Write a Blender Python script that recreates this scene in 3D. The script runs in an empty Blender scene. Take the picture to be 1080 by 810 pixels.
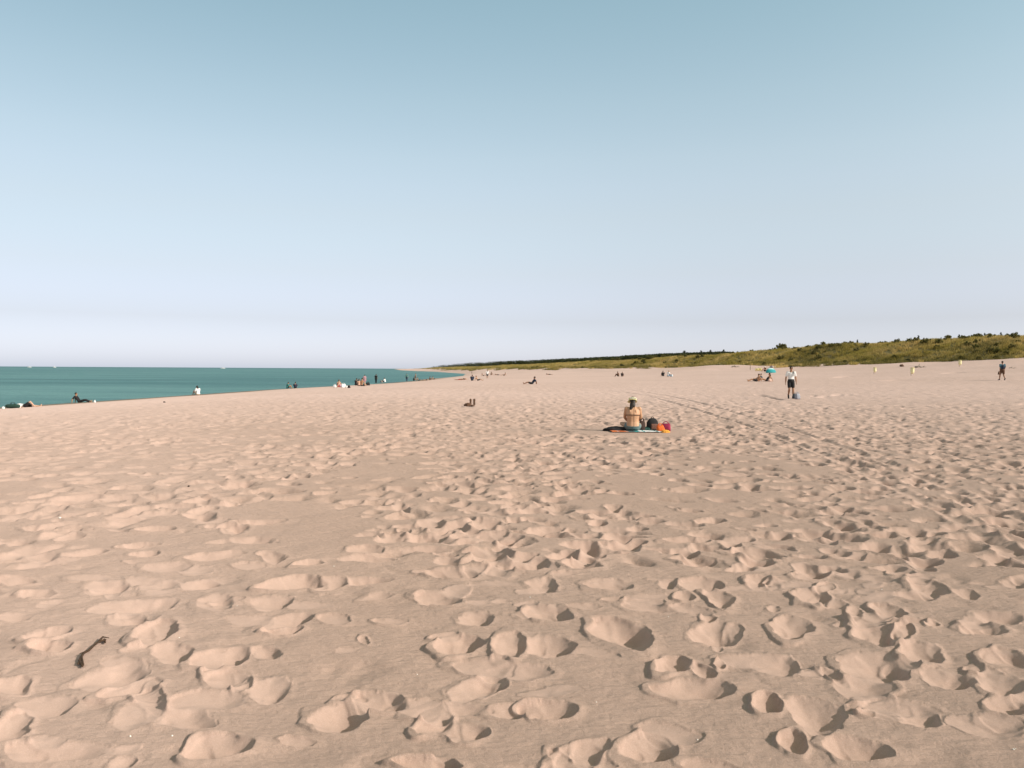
import bpy, bmesh, math, random
import numpy as np
from mathutils import Vector, Matrix

R = math.radians
random.seed(7)
rng = np.random.default_rng(11)
scene = bpy.context.scene
COL = scene.collection

# ------------------------------------------------------------------ camera
F = 800.0                       # focal length in photograph pixels (1080 wide)
EYE = 1.6
cd = bpy.data.cameras.new("camera")
cam = bpy.data.objects.new("camera", cd)
COL.objects.link(cam)
scene.camera = cam
cd.sensor_width = 36.0
cd.lens = 36.0 * F / 1080.0
cd.clip_start = 0.05
cd.clip_end = 60000
CM = Matrix.Rotation(R(90 - 1.11), 4, 'X') @ Matrix.Rotation(R(0.33), 4, 'Z')
CM.translation = (0, 0, EYE)
cam.matrix_world = CM
C3 = np.array(CM.to_3x3())

# ------------------------------------------------------------------ light
SUN_EL = 29.0
SUN_AZ = (math.cos(R(-24)), math.sin(R(-24)))      # horizontal direction towards the sun
w = bpy.data.worlds.new("World")
scene.world = w
w.use_nodes = True
nt = w.node_tree
nt.nodes.clear()
out = nt.nodes.new("ShaderNodeOutputWorld")
bg = nt.nodes.new("ShaderNodeBackground")
sky = nt.nodes.new("ShaderNodeTexSky")
sky.sky_type = 'NISHITA'
sky.sun_disc = False
sky.sun_elevation = R(SUN_EL)
# sun_rotation 0 = +Y, grows clockwise seen from above
sky.sun_rotation = math.atan2(SUN_AZ[0], SUN_AZ[1])
sky.altitude = 0
sky.air_density = 1.3
sky.dust_density = 0.5
sky.ozone_density = 1.0
# the film-like tint of the sky: grade by height, plus added warm fill overhead, out of view
geo = nt.nodes.new("ShaderNodeTexCoord")
sep = nt.nodes.new("ShaderNodeSeparateXYZ")
ramp = nt.nodes.new("ShaderNodeValToRGB")
mul = nt.nodes.new("ShaderNodeMix"); mul.data_type = 'RGBA'; mul.blend_type = 'MULTIPLY'
mul.inputs[0].default_value = 1.0
nt.links.new(geo.outputs['Generated'], sep.inputs[0])
nt.links.new(sep.outputs['Z'], ramp.inputs[0])
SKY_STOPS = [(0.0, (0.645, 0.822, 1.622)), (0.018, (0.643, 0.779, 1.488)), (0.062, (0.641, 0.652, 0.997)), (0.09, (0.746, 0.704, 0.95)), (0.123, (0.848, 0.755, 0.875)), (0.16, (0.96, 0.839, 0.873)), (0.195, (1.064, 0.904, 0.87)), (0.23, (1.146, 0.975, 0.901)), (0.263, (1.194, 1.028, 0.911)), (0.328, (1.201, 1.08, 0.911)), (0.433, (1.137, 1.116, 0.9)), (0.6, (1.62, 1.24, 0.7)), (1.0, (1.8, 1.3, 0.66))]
cr = ramp.color_ramp
while len(cr.elements) > 1:
    cr.elements.remove(cr.elements[-1])
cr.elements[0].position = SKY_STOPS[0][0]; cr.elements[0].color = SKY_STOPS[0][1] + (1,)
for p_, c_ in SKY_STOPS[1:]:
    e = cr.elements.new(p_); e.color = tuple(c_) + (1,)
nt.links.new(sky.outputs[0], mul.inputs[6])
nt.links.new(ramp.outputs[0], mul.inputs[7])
# evens the sky out from left to right
rx_ = nt.nodes.new("ShaderNodeValToRGB"); mx_ = nt.nodes.new("ShaderNodeMapRange")
nt.links.new(sep.outputs['X'], mx_.inputs[0]); mx_.inputs[1].default_value = -1; mx_.inputs[2].default_value = 1
nt.links.new(mx_.outputs[0], rx_.inputs[0])
rx_.color_ramp.interpolation = 'B_SPLINE'; rx_.color_ramp.elements[0].position = .2; rx_.color_ramp.elements[0].color = (.68, .69, .70, 1)
rx_.color_ramp.elements[1].position = .5; rx_.color_ramp.elements[1].color = (1, 1, 1, 1)
e = rx_.color_ramp.elements.new(.8); e.color = (.90, .89, .87, 1)
mul2 = nt.nodes.new("ShaderNodeMix"); mul2.data_type = 'RGBA'; mul2.blend_type = 'MULTIPLY'; mul2.inputs[0].default_value = 1.0
nt.links.new(mul.outputs[2], mul2.inputs[6]); nt.links.new(rx_.outputs[0], mul2.inputs[7])
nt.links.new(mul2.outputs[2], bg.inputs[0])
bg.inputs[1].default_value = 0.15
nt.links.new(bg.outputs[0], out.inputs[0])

sl = bpy.data.lights.new("sun", 'SUN')
sun = bpy.data.objects.new("sun", sl)
COL.objects.link(sun)
sl.energy = 3.4
sl.angle = R(0.5)
sl.color = (1.0, 0.93, 0.84)
sd = Vector((SUN_AZ[0] * math.cos(R(SUN_EL)), SUN_AZ[1] * math.cos(R(SUN_EL)), math.sin(R(SUN_EL))))
sun.rotation_euler = sd.to_track_quat('Z', 'Y').to_euler()
sun.location = (40, -30, 60)

vs = scene.view_settings
scene.display_settings.display_device = 'sRGB'
vs.view_transform = 'Standard'
vs.look = 'None'
vs.exposure = 0.42
vs.gamma = 1.0
vs.use_curve_mapping = False

# ------------------------------------------------------------------ noise
def _hash(ix, iy, s):
    h = (ix.astype(np.int64) * 374761393 + iy.astype(np.int64) * 668265263 + s * 1442695041) & 0xFFFFFFFF
    h = ((h ^ (h >> 13)) * 1274126177) & 0xFFFFFFFF
    h = (h ^ (h >> 16)) & 0xFFFFFF
    return (h / float(0xFFFFFF)).astype(np.float32)

def vnoise(x, y, s=0):
    x = np.asarray(x, dtype=np.float64); y = np.asarray(y, dtype=np.float64)
    ix = np.floor(x); iy = np.floor(y)
    fx = (x - ix); fy = (y - iy)
    fx = fx * fx * fx * (fx * (fx * 6 - 15) + 10); fy = fy * fy * fy * (fy * (fy * 6 - 15) + 10)
    ix = ix.astype(np.int64); iy = iy.astype(np.int64)
    a = _hash(ix, iy, s); b = _hash(ix + 1, iy, s); c = _hash(ix, iy + 1, s); d = _hash(ix + 1, iy + 1, s)
    return (a + (b - a) * fx) * (1 - fy) + (c + (d - c) * fx) * fy   # 0..1

def fbm(x, y, s=0, o=3):
    t = 0; a = 1.0; n = 0
    for k in range(o):
        t = t + a * (vnoise(x * 2 ** k + 17.3 * k, y * 2 ** k - 9.1 * k, s + k) - .5); n += a; a *= .5
    return t / n * 2          # about -1..1

def sstep(a, b, x):
    t = np.clip((x - a) / (b - a), 0, 1)
    return t * t * (3 - 2 * t)

# ------------------------------------------------------------------ terrain
SEA = -1.2
SHORE_Y = [-400, -60, 0, 51, 99, 133, 254, 430, 600, 750, 930, 1300, 2000, 3200, 5000]
SHORE_X = [-45, -38, -36.5, -34.5, -29.6, -24.5, -19.5, -22.5, -38, -58, -116, -190, -300, -490, -780]
FOOT_Y = [-400, -60, 0, 60, 100, 130, 160, 200, 300, 420, 550, 900, 1300, 2000, 3200, 5000]
FOOT_X = [175, 150, 138, 116, 101, 88, 73, 53, 23, 2, -22, -84, -150, -240, -400, -660]
FZ_X = [0, 130, 160, 200, 300, 5000]
FZ = [4.1, 4.0, 3.1, 2.6, 2.0, 1.9]
DH_X = [0, 150, 190, 230, 400, 650, 1000]
DH = [4.6, 4.9, 4.9, 3.6, 2.6, 1.7, 1.4]

def terrain(x, y):
    x = np.asarray(x, dtype=np.float64); y = np.asarray(y, dtype=np.float64)
    xs = np.interp(y, SHORE_Y, SHORE_X) + 1.0 * np.sin(y * .045) * sstep(40, 90, y)
    xf = np.interp(y, FOOT_Y, FOOT_X)
    ts = (x - xs) * .95                       # distance inland of the waterline
    yy = np.clip(y, 0, 5000)
    xf = xf + 3.6 * fbm(y * .05, x * 0, 40, 3) + 2.6 * fbm(x * .10, y * .10, 44, 2)
    u = (x - xf) * .87                        # distance inland of the dune foot
    zf = np.interp(yy, FZ_X, FZ)
    width = np.maximum(30, np.minimum(110, (xf - xs) * .8))
    z = 1.2 * sstep(-6, 30, ts) ** .9 * 1.0 + SEA
    z = np.where(ts < 0, SEA + (ts) * .035 + .1 * 0, z)
    # swash slope right at the waterline
    z = np.where(ts >= 0, SEA + 1.2 * np.sin(np.clip(ts / 32, 0, 1) * math.pi / 2) ** 1.0, z)
    ramp = np.clip(1 + u / width, 0, 1) ** 2
    ramp = np.where(u > 0, 1, ramp)
    z = z + zf * ramp
    dh = np.interp(yy, DH_X, DH)
    dn = sstep(0, 17, u) * dh * (1 + .06 * fbm(x * .045, y * .045, 3, 2)) + sstep(-2, 5, u) * .38 * fbm(x * .16, y * .16, 5, 3)
    z = z + np.where(u > -3, dn, 0)
    # low bare sand swells in front of the grass
    z = z + sstep(-26, -6, u) * (1 - sstep(2, 6, u)) * .55 * np.clip(fbm(x * .07, y * .05, 47, 3) + .15, -.4, 1)
    z = z + 1.1 * np.exp(-((x - 49) / 9) ** 2 - ((y - 186) / 7) ** 2)
    return z, ts, u

def gz(x, y):
    return float(terrain(np.array([x]), np.array([y]))[0][0])

def ray(px, py):
    v = C3 @ np.array([(px - 540) / F, (405 - py) / F, -1.0])
    return v

def hit(px, py, dmin=2.0, dmax=900.0):
    """first point where the ray through photograph pixel (px,py) meets the ground"""
    v = ray(px, py)
    v = v / v[1]
    d = np.exp(np.linspace(math.log(dmin), math.log(dmax), 6000))
    z = EYE + v[2] * d
    g, _, _ = terrain(v[0] * d, d)
    k = np.argmax(z <= g)
    if z[k] > g[k]:
        k = len(d) - 1
    return float(v[0] * d[k]), float(d[k]), float(g[k])

def at_depth(px, d):
    v = ray(px, 400); v = v / v[1]
    x = v[0] * d
    return float(x), float(d), gz(x, d)

# polar sheet, dense where the camera looks
r0_ = np.exp(np.arange(math.log(.5), math.log(2.2), .012))
r1 = np.concatenate([r0_, np.exp(np.arange(math.log(2.21), math.log(7.5), .0017)), np.exp(np.arange(math.log(7.52), math.log(24), .0027)), np.exp(np.arange(math.log(24.05), math.log(62), .0040))])
r2 = np.exp(np.arange(math.log(62), math.log(420), .0065))
r3 = np.exp(np.arange(math.log(420), math.log(5200), .02))
rad = np.concatenate([r1, r2, r3])
rad = np.unique(rad)
th_f = np.arange(-41.0, 41.0001, .05)
th_l = np.arange(-75, -41.05, .35)
th_r = np.arange(41.35, 75, .35)
th_b = np.arange(75, 285, 2.5)
th = np.radians(np.concatenate([th_l, th_f, th_r, th_b]))     # measured from +Y towards +X
NR, NT = len(rad), len(th)
TH_F0 = len(th_l)
X = (rad[:, None] * np.sin(th)[None, :])
Y = (rad[:, None] * np.cos(th)[None, :])
Z, TS, U = terrain(X, Y)
D = np.zeros_like(Z, dtype=np.float64)
SM = np.zeros_like(Z, dtype=np.float32)                        # freshly slid smooth sand
WRX = .055 * fbm(X * 5.5, Y * 5.5, 101, 3); WRY = .055 * fbm(X * 5.5 + 40, Y * 5.5, 105, 3)
WRX *= sstep(50, 15, rad)[:, None]; WRY *= sstep(50, 15, rad)[:, None]
# long wind undulation, soft old hollows, small lumps
dist = rad[:, None] + 0 * X
dry = sstep(4, 12, TS) * (1 - sstep(-3, 1, U))
D += dry * (.030 * fbm(X * .35, Y * .45, 60, 2))
ledge = sstep(60, 12, dist)
D += dry * ledge * .013 * fbm(X * 1.6, Y * 1.9, 61, 3)
D += dry * ledge * .005 * fbm(X * 7, Y * 10, 65, 3)
# mid-distance trampled relief
D += dry * sstep(16, 26, dist) * (1 - sstep(60, 200, dist)) * .06 * (np.abs(fbm(X * 1.7, Y * 1.2, 70, 2)) - .35)

def stamp_world(cx, cy, A, depth, tiltx=0., tilty=0., lip=.0, lipdir=0., soft=0., seed=0, grow=1.7, smooth=1.0):
    """carve one hollow: A = 2x2 matrix of the conjugate half axes (columns)."""
    rr = grow * max(np.hypot(A[0, 0], A[1, 0]), np.hypot(A[0, 1], A[1, 1]))
    r0 = math.hypot(cx, cy); t0 = math.atan2(cx, cy)
    if r0 < rr + .5: return
    dt = math.asin(min(.99, rr / r0))
    i0 = np.searchsorted(rad, r0 - rr); i1 = np.searchsorted(rad, r0 + rr)
    j0 = np.searchsorted(th, t0 - dt); j1 = np.searchsorted(th, t0 + dt)
    if i1 - i0 < 2 or j1 - j0 < 2: return
    S = (slice(i0, i1), slice(j0, j1))
    wk = min(1.0, rr * 2.2); dx = X[S] - cx + WRX[S] * wk; dy = Y[S] - cy + WRY[S] * wk
    Ai = np.linalg.inv(A)
    qx = Ai[0, 0] * dx + Ai[0, 1] * dy; qy = Ai[1, 0] * dx + Ai[1, 1] * dy
    r = np.hypot(qx, qy) + 1e-9; ph = np.arctan2(qy, qx)
    s = seed * 1.7
    r = r * (1 + .07 * np.sin(2 * ph + s) + .06 * np.sin(3 * ph + 2.1 * s) + .03 * np.sin(7 * ph + 3.3 * s))
    d = D[S]
    k = 1.0
    if soft > 0:
        prof = np.exp(-r * r * 2.2)
        bowl = d - depth * prof * k
        m = r < grow
        d[m] = bowl[m]
    else:
        # the lowest point lies off-centre: one wall steep, the other drawn out
        cx_, cy_ = tiltx, tilty
        ex, ey = qx - cx_, qy - cy_
        el = np.hypot(ex, ey) + 1e-6; ux, uy = ex / el, ey / el
        bq = ux * cx_ + uy * cy_
        edge = -bq + np.sqrt(np.maximum(bq * bq + 1 - cx_ * cx_ - cy_ * cy_, 1e-4))
        ratio = np.clip(el / edge + (r - np.hypot(qx, qy)), 0, 1.2)
        prof = np.maximum(0, 1 - ratio ** 1.45)
        bowl = -depth * prof
        base = d * .35
        m = r < 1
        d[m] = np.minimum(d[m], (base + bowl)[m])
        SM[S][m] = np.maximum(SM[S][m], smooth)
    if lip > 0:
        ro = 1.33 + .12 * np.sin(2 * ph + s * 1.3) + .07 * np.sin(5 * ph + s)
        side = np.clip(np.cos(ph - lipdir) * 1.3 + .1, 0, 1)
        t = (r - .98) / (ro - .98)
        e = np.where((t > 0) & (t < 1), .35 + .65 * t, 0) * np.clip((1 - t) * 6, 0, 1)
        d += lip * side * e
        low = np.exp(-((r - 1.05) / .22) ** 2) * lip * .6
        d += np.where(r >= .99, low, 0)
    D[S] = d

def jac(px, py, d=.5):
    a = np.array(hit(px - d, py)[:2]); b = np.array(hit(px + d, py)[:2])
    c = np.array(hit(px, py + d)[:2]); e = np.array(hit(px, py - d)[:2])
    return np.column_stack([(b - a) / (2 * d), (e - c) / (2 * d)])     # per px to the right, per px up

def stamp_px(cx, cy, hw, hh, tilt=0., depth=None, lip=None, seed=0, tx=0., ty=0., **kw):
    x, y, z = hit(cx, cy)
    J = jac(cx, cy)
    t = R(tilt)
    a = np.array([math.cos(t), math.sin(t)]) * hw
    b = np.array([-math.sin(t), math.cos(t)]) * hh
    A = np.column_stack([J @ a, J @ b])
    sv = np.linalg.svd(A, compute_uv=False)
    if depth is None: depth = min(.085, sv[1] * (.44 if cx > 290 else .36))
    if lip is None: lip = random.choice([.004, .010, .016, .020])
    stamp_world(x, y, A, depth, tx, ty, lip, math.pi + random.uniform(-.9, .9), seed=seed, **kw)

# hollows read off the photograph (crop coordinates at 3.857x, four crops along the bottom)
CR = [
 (0, [(180,560,145,38,5),(60,650,90,50,20),(230,745,200,65,3),(740,610,165,42,0),(890,730,160,65,10),(450,440,150,50,15),
      (530,490,130,30,15),(710,350,90,35,5),(640,265,100,45,10),(890,370,130,35,10),(885,440,65,32,0),(620,530,60,60,30),
      (990,475,50,25,20),(200,270,110,30,15),(200,330,100,25,5),(520,210,90,25,5),(540,150,190,30,5),(880,140,70,40,10),
      (430,75,110,30,10),(150,105,80,16,0),(60,200,70,20,0),(50,480,90,35,15),(500,790,70,30,25),(820,60,90,25,5),(60,50,90,14,0)]),
 (270, [(500,540,108,45,0),(340,605,150,55,5),(830,310,110,50,5),(740,125,95,28,-5),(890,205,80,35,8),(890,480,150,50,20),
      (730,630,80,50,20),(860,670,90,60,15),(60,490,90,50,10),(130,215,110,28,10),(110,260,80,20,8),(40,350,70,30,0),
      (60,140,100,30,5),(150,60,130,25,5),(460,50,110,20,3),(800,20,120,22,0),(1030,310,75,60,15),(1040,580,100,32,3),
      (700,810,130,35,0),(300,60,80,25,5)]),
 (540, [(130,65,65,30,-10),(150,185,100,33,-8),(445,265,135,55,-8),(160,320,125,50,0),(735,500,170,42,0),(655,400,80,35,5),
      (780,425,60,28,-15),(820,265,100,40,0),(900,262,42,44,0),(845,125,62,32,-15),(770,65,90,30,0),(640,65,45,25,0),
      (700,115,40,20,0),(150,580,120,38,3),(560,735,125,50,0),(310,760,70,45,0),(380,70,70,12,0),(800,205,35,12,0),
      (840,325,25,14,0),(850,395,22,12,0),(1010,50,60,25,0),(1040,560,70,40,0)]),
 (810, [(100,240,90,45,-10),(40,390,100,50,0),(250,135,75,32,-12),(180,110,90,40,0),(430,395,140,52,-10),(430,255,110,45,-15),
      (545,260,45,38,0),(490,165,80,30,-10),(610,105,95,24,-8),(650,75,85,30,-12),(810,105,55,20,-8),(620,340,100,45,-15),
      (730,445,120,50,-12),(600,600,110,40,-5),(200,600,130,70,-12),(400,590,35,16,0),(360,740,150,70,-8),(100,720,60,60,-10),
      (880,240,110,35,-10),(940,195,110,30,-8),(970,360,110,38,-5),(940,470,100,50,-5),(970,560,100,35,-5),(170,20,70,22,0),
      (330,15,60,20,0),(540,10,60,16,0),(230,70,40,18,0),(300,85,30,18,0),(20,58,35,18,0),(20,160,30,12,0),(350,185,35,25,0),
      (290,225,28,12,0),(665,218,35,16,0),(1000,60,60,25,0),(560,205,80,16,0),(270,440,70,18,-25),(840,405,45,20,0)]),
]
K = 3.857
CY, CX = math.cos, math.sin
manual = []
n = 0
for x0, lst in CR:
    for (a, b, hw, hh, tl) in lst:
        n += 1
        px, py = x0 + a / K, 600 + b / K
        left = px < 290
        stamp_px(px, py, hw / K * .95, max(hh / K * .95, 4.0), tl, seed=n, tx=random.uniform(.25, .6), ty=random.uniform(-.35, .1))
        if hw / K > 20:      # heel and toe: a second, smaller scoop crosses the first
            sg = random.choice([-1, 1])
            stamp_px(px + sg * .42 * hw / K, py + random.uniform(-.25, .25) * hh / K, .5 * hw / K, max(.72 * hh / K, 3.4), tl + random.uniform(-14, 14), seed=n + 500,
                     tx=random.uniform(.1, .5), ty=random.uniform(-.3, .2), lip=0)
        manual.append(hit(px, py)[:2])

# further prints: walkers' trails and single steps
def field(x, y):
    """how trodden the sand is at a place, 0..1.3"""
    r = math.hypot(x, y)
    s = x / max(y, .1)
    v = 1.0 - .2 * (s < -.1) * min(1, (-s - .1) / .3)
    v *= 1 - .85 * float(sstep(26, 48, r))
    if s > .35: v *= 1 - .9 * float(sstep(33, 38, y))
    return v
flat = []          # (x, y, radius): kept level for the things that rest there
WX, WY, _ = hit(668, 455.5)
flat.append((WX + .15, WY + .3, 1.5))

def put(x, y, ang, size=1.0, deep=1.0):
    if y < 1.2: return
    if float(np.interp(y, SHORE_Y, SHORE_X)) + 9 > x: return
    for fx, fy, fr in flat:
        if math.hypot(x - fx, y - fy) < fr: return
    L = random.uniform(.15, .25) * size; W = random.uniform(.09, .15) * size
    ca, sa = math.cos(ang), math.sin(ang)
    A = np.array([[ca * L, -sa * W], [sa * L, ca * W]])
    s = x / max(y, .1)
    dp = W * random.uniform(.38, .68) * deep * (1.3 if x > .0 else 1)
    if s < -.1: dp *= 1 - .30 * min(1, (-s - .1) / .35)
    if s < -.1:
        L *= .84; W *= .84
    soft = 1.0 if random.random() < (.18 if s > -.1 else .32) else 0
    if soft: A = A * 1.2
    # the side nearest the sun is the deepest
    cs = math.cos(ang + R(24)); sn = -math.sin(ang + R(24))
    k = random.uniform(.1, .6)
    stamp_world(x, y, A, dp, k * cs, k * sn, random.choice([0, 0, .006, .011, .015]), math.pi - ang + random.uniform(-.9, .9),
                soft=soft, seed=random.random() * 99)

def in_manual(x, y):
    # the part of the foreground where the prints were read off the photograph
    return y > 0 and y < 6.15 and abs(x) < .70 * y + .1
tries = 0
placed = 0
def visible(x, y): return y > 1.5 and abs(x) < .95 * y + 1.5
for t in range(330):
    y = math.sqrt(random.uniform(5.5 ** 2, 44 ** 2)); x = random.uniform(-.8, .85) * y
    kind = random.random()
    a = random.gauss(0, .35) if kind < .55 else random.gauss(math.pi / 2, .45)
    if random.random() < .5: a += math.pi
    L = random.randint(9, 34); cur = a
    for k in range(L):
        x += math.cos(cur) * .62; y += math.sin(cur) * .62; cur += random.gauss(0, .05)
        off = .11 * (1 if k % 2 else -1)
        qx, qy = x - math.sin(cur) * off, y + math.cos(cur) * off
        if not visible(qx, qy) or in_manual(qx, qy) or random.random() > field(qx, qy): continue
        put(qx, qy, cur + random.gauss(0, .2)); placed += 1
for t in range(36000):
    y = math.sqrt(random.uniform(1.6 ** 2, 50 ** 2)); x = random.uniform(-.95, .95) * y
    if in_manual(x, y) or random.random() > field(x, y): continue
    # patches left untrodden
    if vnoise(x * .45, y * .3, 90) < .30 and random.random() < .8: continue
    a = random.gauss(.1, .55) if random.random() < .65 else random.uniform(0, math.pi)
    put(x, y, a, random.choice([.5, .62, .75, .85, .95, 1.05])); placed += 1
# faint small dents between the foreground prints
for t in range(300):
    y = math.sqrt(random.uniform(2.2 ** 2, 6.3 ** 2)); x = random.uniform(-.72, .72) * y
    a = random.gauss(.1, .5); L = random.uniform(.07, .2); W = L * random.uniform(.35, .8)
    A = np.array([[math.cos(a) * L, -math.sin(a) * W], [math.sin(a) * L, math.cos(a) * W]])
    if random.random() < .6: stamp_world(x, y, A, W * random.uniform(.08, .2), soft=1, seed=t)
    else: stamp_world(x, y, A, W * random.uniform(.12, .3), .4, -.1, random.choice([0, .006, .01]), math.pi + random.uniform(-1, 1), seed=t, smooth=1.0)
print("prints", placed, n)

# vehicle tracks that curve in from the far left to the near right
def rut(pts, wd=.13, dp=.044):
    P = [np.array(p) for p in pts]
    t = np.linspace(0, len(P) - 1, 1500)
    xs = np.interp(t, range(len(P)), [p[0] for p in P]); ys = np.interp(t, range(len(P)), [p[1] for p in P])
    for q in range(3):
        kk = np.ones(61) / 61
        xs[30:-30] = np.convolve(xs, kk, 'valid'); ys[30:-30] = np.convolve(ys, kk, 'valid')
    acc = 0
    for i in range(1, len(xs)):
        acc += math.hypot(xs[i] - xs[i - 1], ys[i] - ys[i - 1])
        if acc > .16:
            acc = 0
            a = math.atan2(ys[i] - ys[i - 1], xs[i] - xs[i - 1])
            if in_manual(xs[i], ys[i]): continue
            A = np.array([[math.cos(a) * .2, -math.sin(a) * wd], [math.sin(a) * .2, math.cos(a) * wd]])
            stamp_world(xs[i], ys[i], A, dp * random.uniform(.6, 1.2) * (1 + .8 * min(1, max(0, (ys[i] - 14) / 12))), 0, 0, .006, random.uniform(0, 6), seed=i, smooth=.5)
TR1 = [hit(*p)[:2] for p in [(560, 410.5), (610, 411), (650, 412.5), (680, 416), (705, 423), (740, 433), (800, 452), (870, 478), (950, 515), (1020, 552), (1078, 590)]]
TR2 = [hit(*p)[:2] for p in [(560, 409), (620, 409.6), (670, 411.5), (710, 418), (760, 430), (830, 450), (910, 478), (1000, 512), (1100, 555)]]
rut(TR1); rut(TR2)
# scoured edges beside the walking man
for (px, py, hw, hh, tl, dp) in [(803, 417, 9, 1.0, -6, .16), (816, 419.5, 10, 1.1, -12, .18), (868, 418, 8, .9, 5, .12), (884, 416.6, 9, 1.0, 3, .12), (858, 417.3, 4, .8, 0, .1),
                             (872, 419, 6, .7, 0, .08), (895, 416.4, 5, .7, 0, .08), (1005, 393, 14, .8, 2, .2), (890, 397, 12, .8, 4, .2), (945, 401, 18, .6, 0, .2), (760, 389.5, 16, .6, 0, .25)]:
    stamp_px(px, py, hw, hh, tl, depth=dp, lip=0, seed=px)

# keep small relief off the places where things lie
def calm(x, y, rr, k=1.0):
    m = sstep(rr * 1.5, rr * .8, np.hypot(X - x, Y - y))
    D[:] = D * (1 - k * m)
calm(WX + .1, WY + .25, 1.25, .9)
def blur(A_, k0, k1):
    for _ in range(k0):
        A_[1:-1] = .25 * A_[:-2] + .5 * A_[1:-1] + .25 * A_[2:]
    for _ in range(k1):
        A_[:, 1:-1] = .25 * A_[:, :-2] + .5 * A_[:, 1:-1] + .25 * A_[:, 2:]
    return A_
D = blur(D, 1, 3)
SM = blur(SM, 2, 4)
rimm = np.clip(SM * (1 - SM) * 4, 0, 1)
nearm = sstep(12, 7, dist)
D += nearm * rimm * .0055 * fbm(X * 24, Y * 24, 130, 3)
D += nearm * dry * (1 - .7 * SM) * (.0018 * fbm(X * 9, Y * 26, 133, 2) + .0009 * fbm(X * 40, Y * 40, 135, 2))
Z = Z + D

nv = NR * NT
co = np.empty((nv + 1, 3), dtype=np.float32)
co[:nv, 0] = X.ravel(); co[:nv, 1] = Y.ravel(); co[:nv, 2] = Z.ravel()
co[nv] = (0, 0, float(Z[0].mean()))
I, J = np.meshgrid(np.arange(NR - 1), np.arange(NT), indexing='ij')
J2 = (J + 1) % NT
quads = np.stack([I * NT + J, I * NT + J2, (I + 1) * NT + J2, (I + 1) * NT + J], axis=-1).reshape(-1, 4)[:, ::-1]
jj = np.arange(NT)
tris = np.stack([np.full(NT, nv), (jj + 1) % NT, jj], axis=-1)

def np_mesh(name, co, polys_list, smooth=True):
    """polys_list: arrays (n,k) of vertex indices"""
    me = bpy.data.meshes.new(name)
    me.vertices.add(len(co)); me.vertices.foreach_set("co", np.ascontiguousarray(co, dtype=np.float32).ravel())
    loops = np.concatenate([p.ravel() for p in polys_list]).astype(np.int32)
    tot = np.concatenate([np.full(len(p), p.shape[1]) for p in polys_list]).astype(np.int32)
    st = np.concatenate([[0], np.cumsum(tot)[:-1]]).astype(np.int32)
    me.loops.add(len(loops)); me.loops.foreach_set("vertex_index", loops)
    me.polygons.add(len(tot)); me.polygons.foreach_set("loop_start", st); me.polygons.foreach_set("loop_total", tot)
    me.polygons.foreach_set("use_smooth", np.full(len(tot), smooth, dtype=bool))
    me.update(calc_edges=True)
    return me

# ------------------------------------------------------------------ materials
def new_mat(name):
    m = bpy.data.materials.new(name); m.use_nodes = True
    return m, m.node_tree, m.node_tree.nodes["Principled BSDF"]

def N(nt, typ, **kw):
    n_ = nt.nodes.new(typ)
    for k_, v_ in kw.items(): setattr(n_, k_, v_)
    return n_

def mixcol(nt, fac, a, b, mode='MIX'):
    m = N(nt, "ShaderNodeMix", data_type='RGBA', blend_type=mode)
    for s, v in ((0, fac), (6, a), (7, b)):
        if hasattr(v, 'is_output'): nt.links.new(v, m.inputs[s])
        else: m.inputs[s].default_value = v if s == 0 else tuple(v) + (1,)
    return m.outputs[2]

def noise(nt, scale, detail=3, vec=None, rough=.5):
    n_ = N(nt, "ShaderNodeTexNoise"); n_.inputs['Scale'].default_value = scale; n_.inputs['Detail'].default_value = detail
    n_.inputs['Roughness'].default_value = rough
    if vec is not None: nt.links.new(vec, n_.inputs['Vector'])
    return n_.outputs[0]

def rng_map(nt, v, a, b, c, d):
    n_ = N(nt, "ShaderNodeMapRange"); nt.links.new(v, n_.inputs[0])
    for i, q in enumerate((a, b, c, d)): n_.inputs[i + 1].default_value = q
    return n_.outputs[0]

def mathn(nt, op, a, b):
    n_ = N(nt, "ShaderNodeMath", operation=op)
    for i, v in enumerate((a, b)):
        if hasattr(v, 'is_output'): nt.links.new(v, n_.inputs[i])
        else: n_.inputs[i].default_value = v
    return n_.outputs[0]

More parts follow.
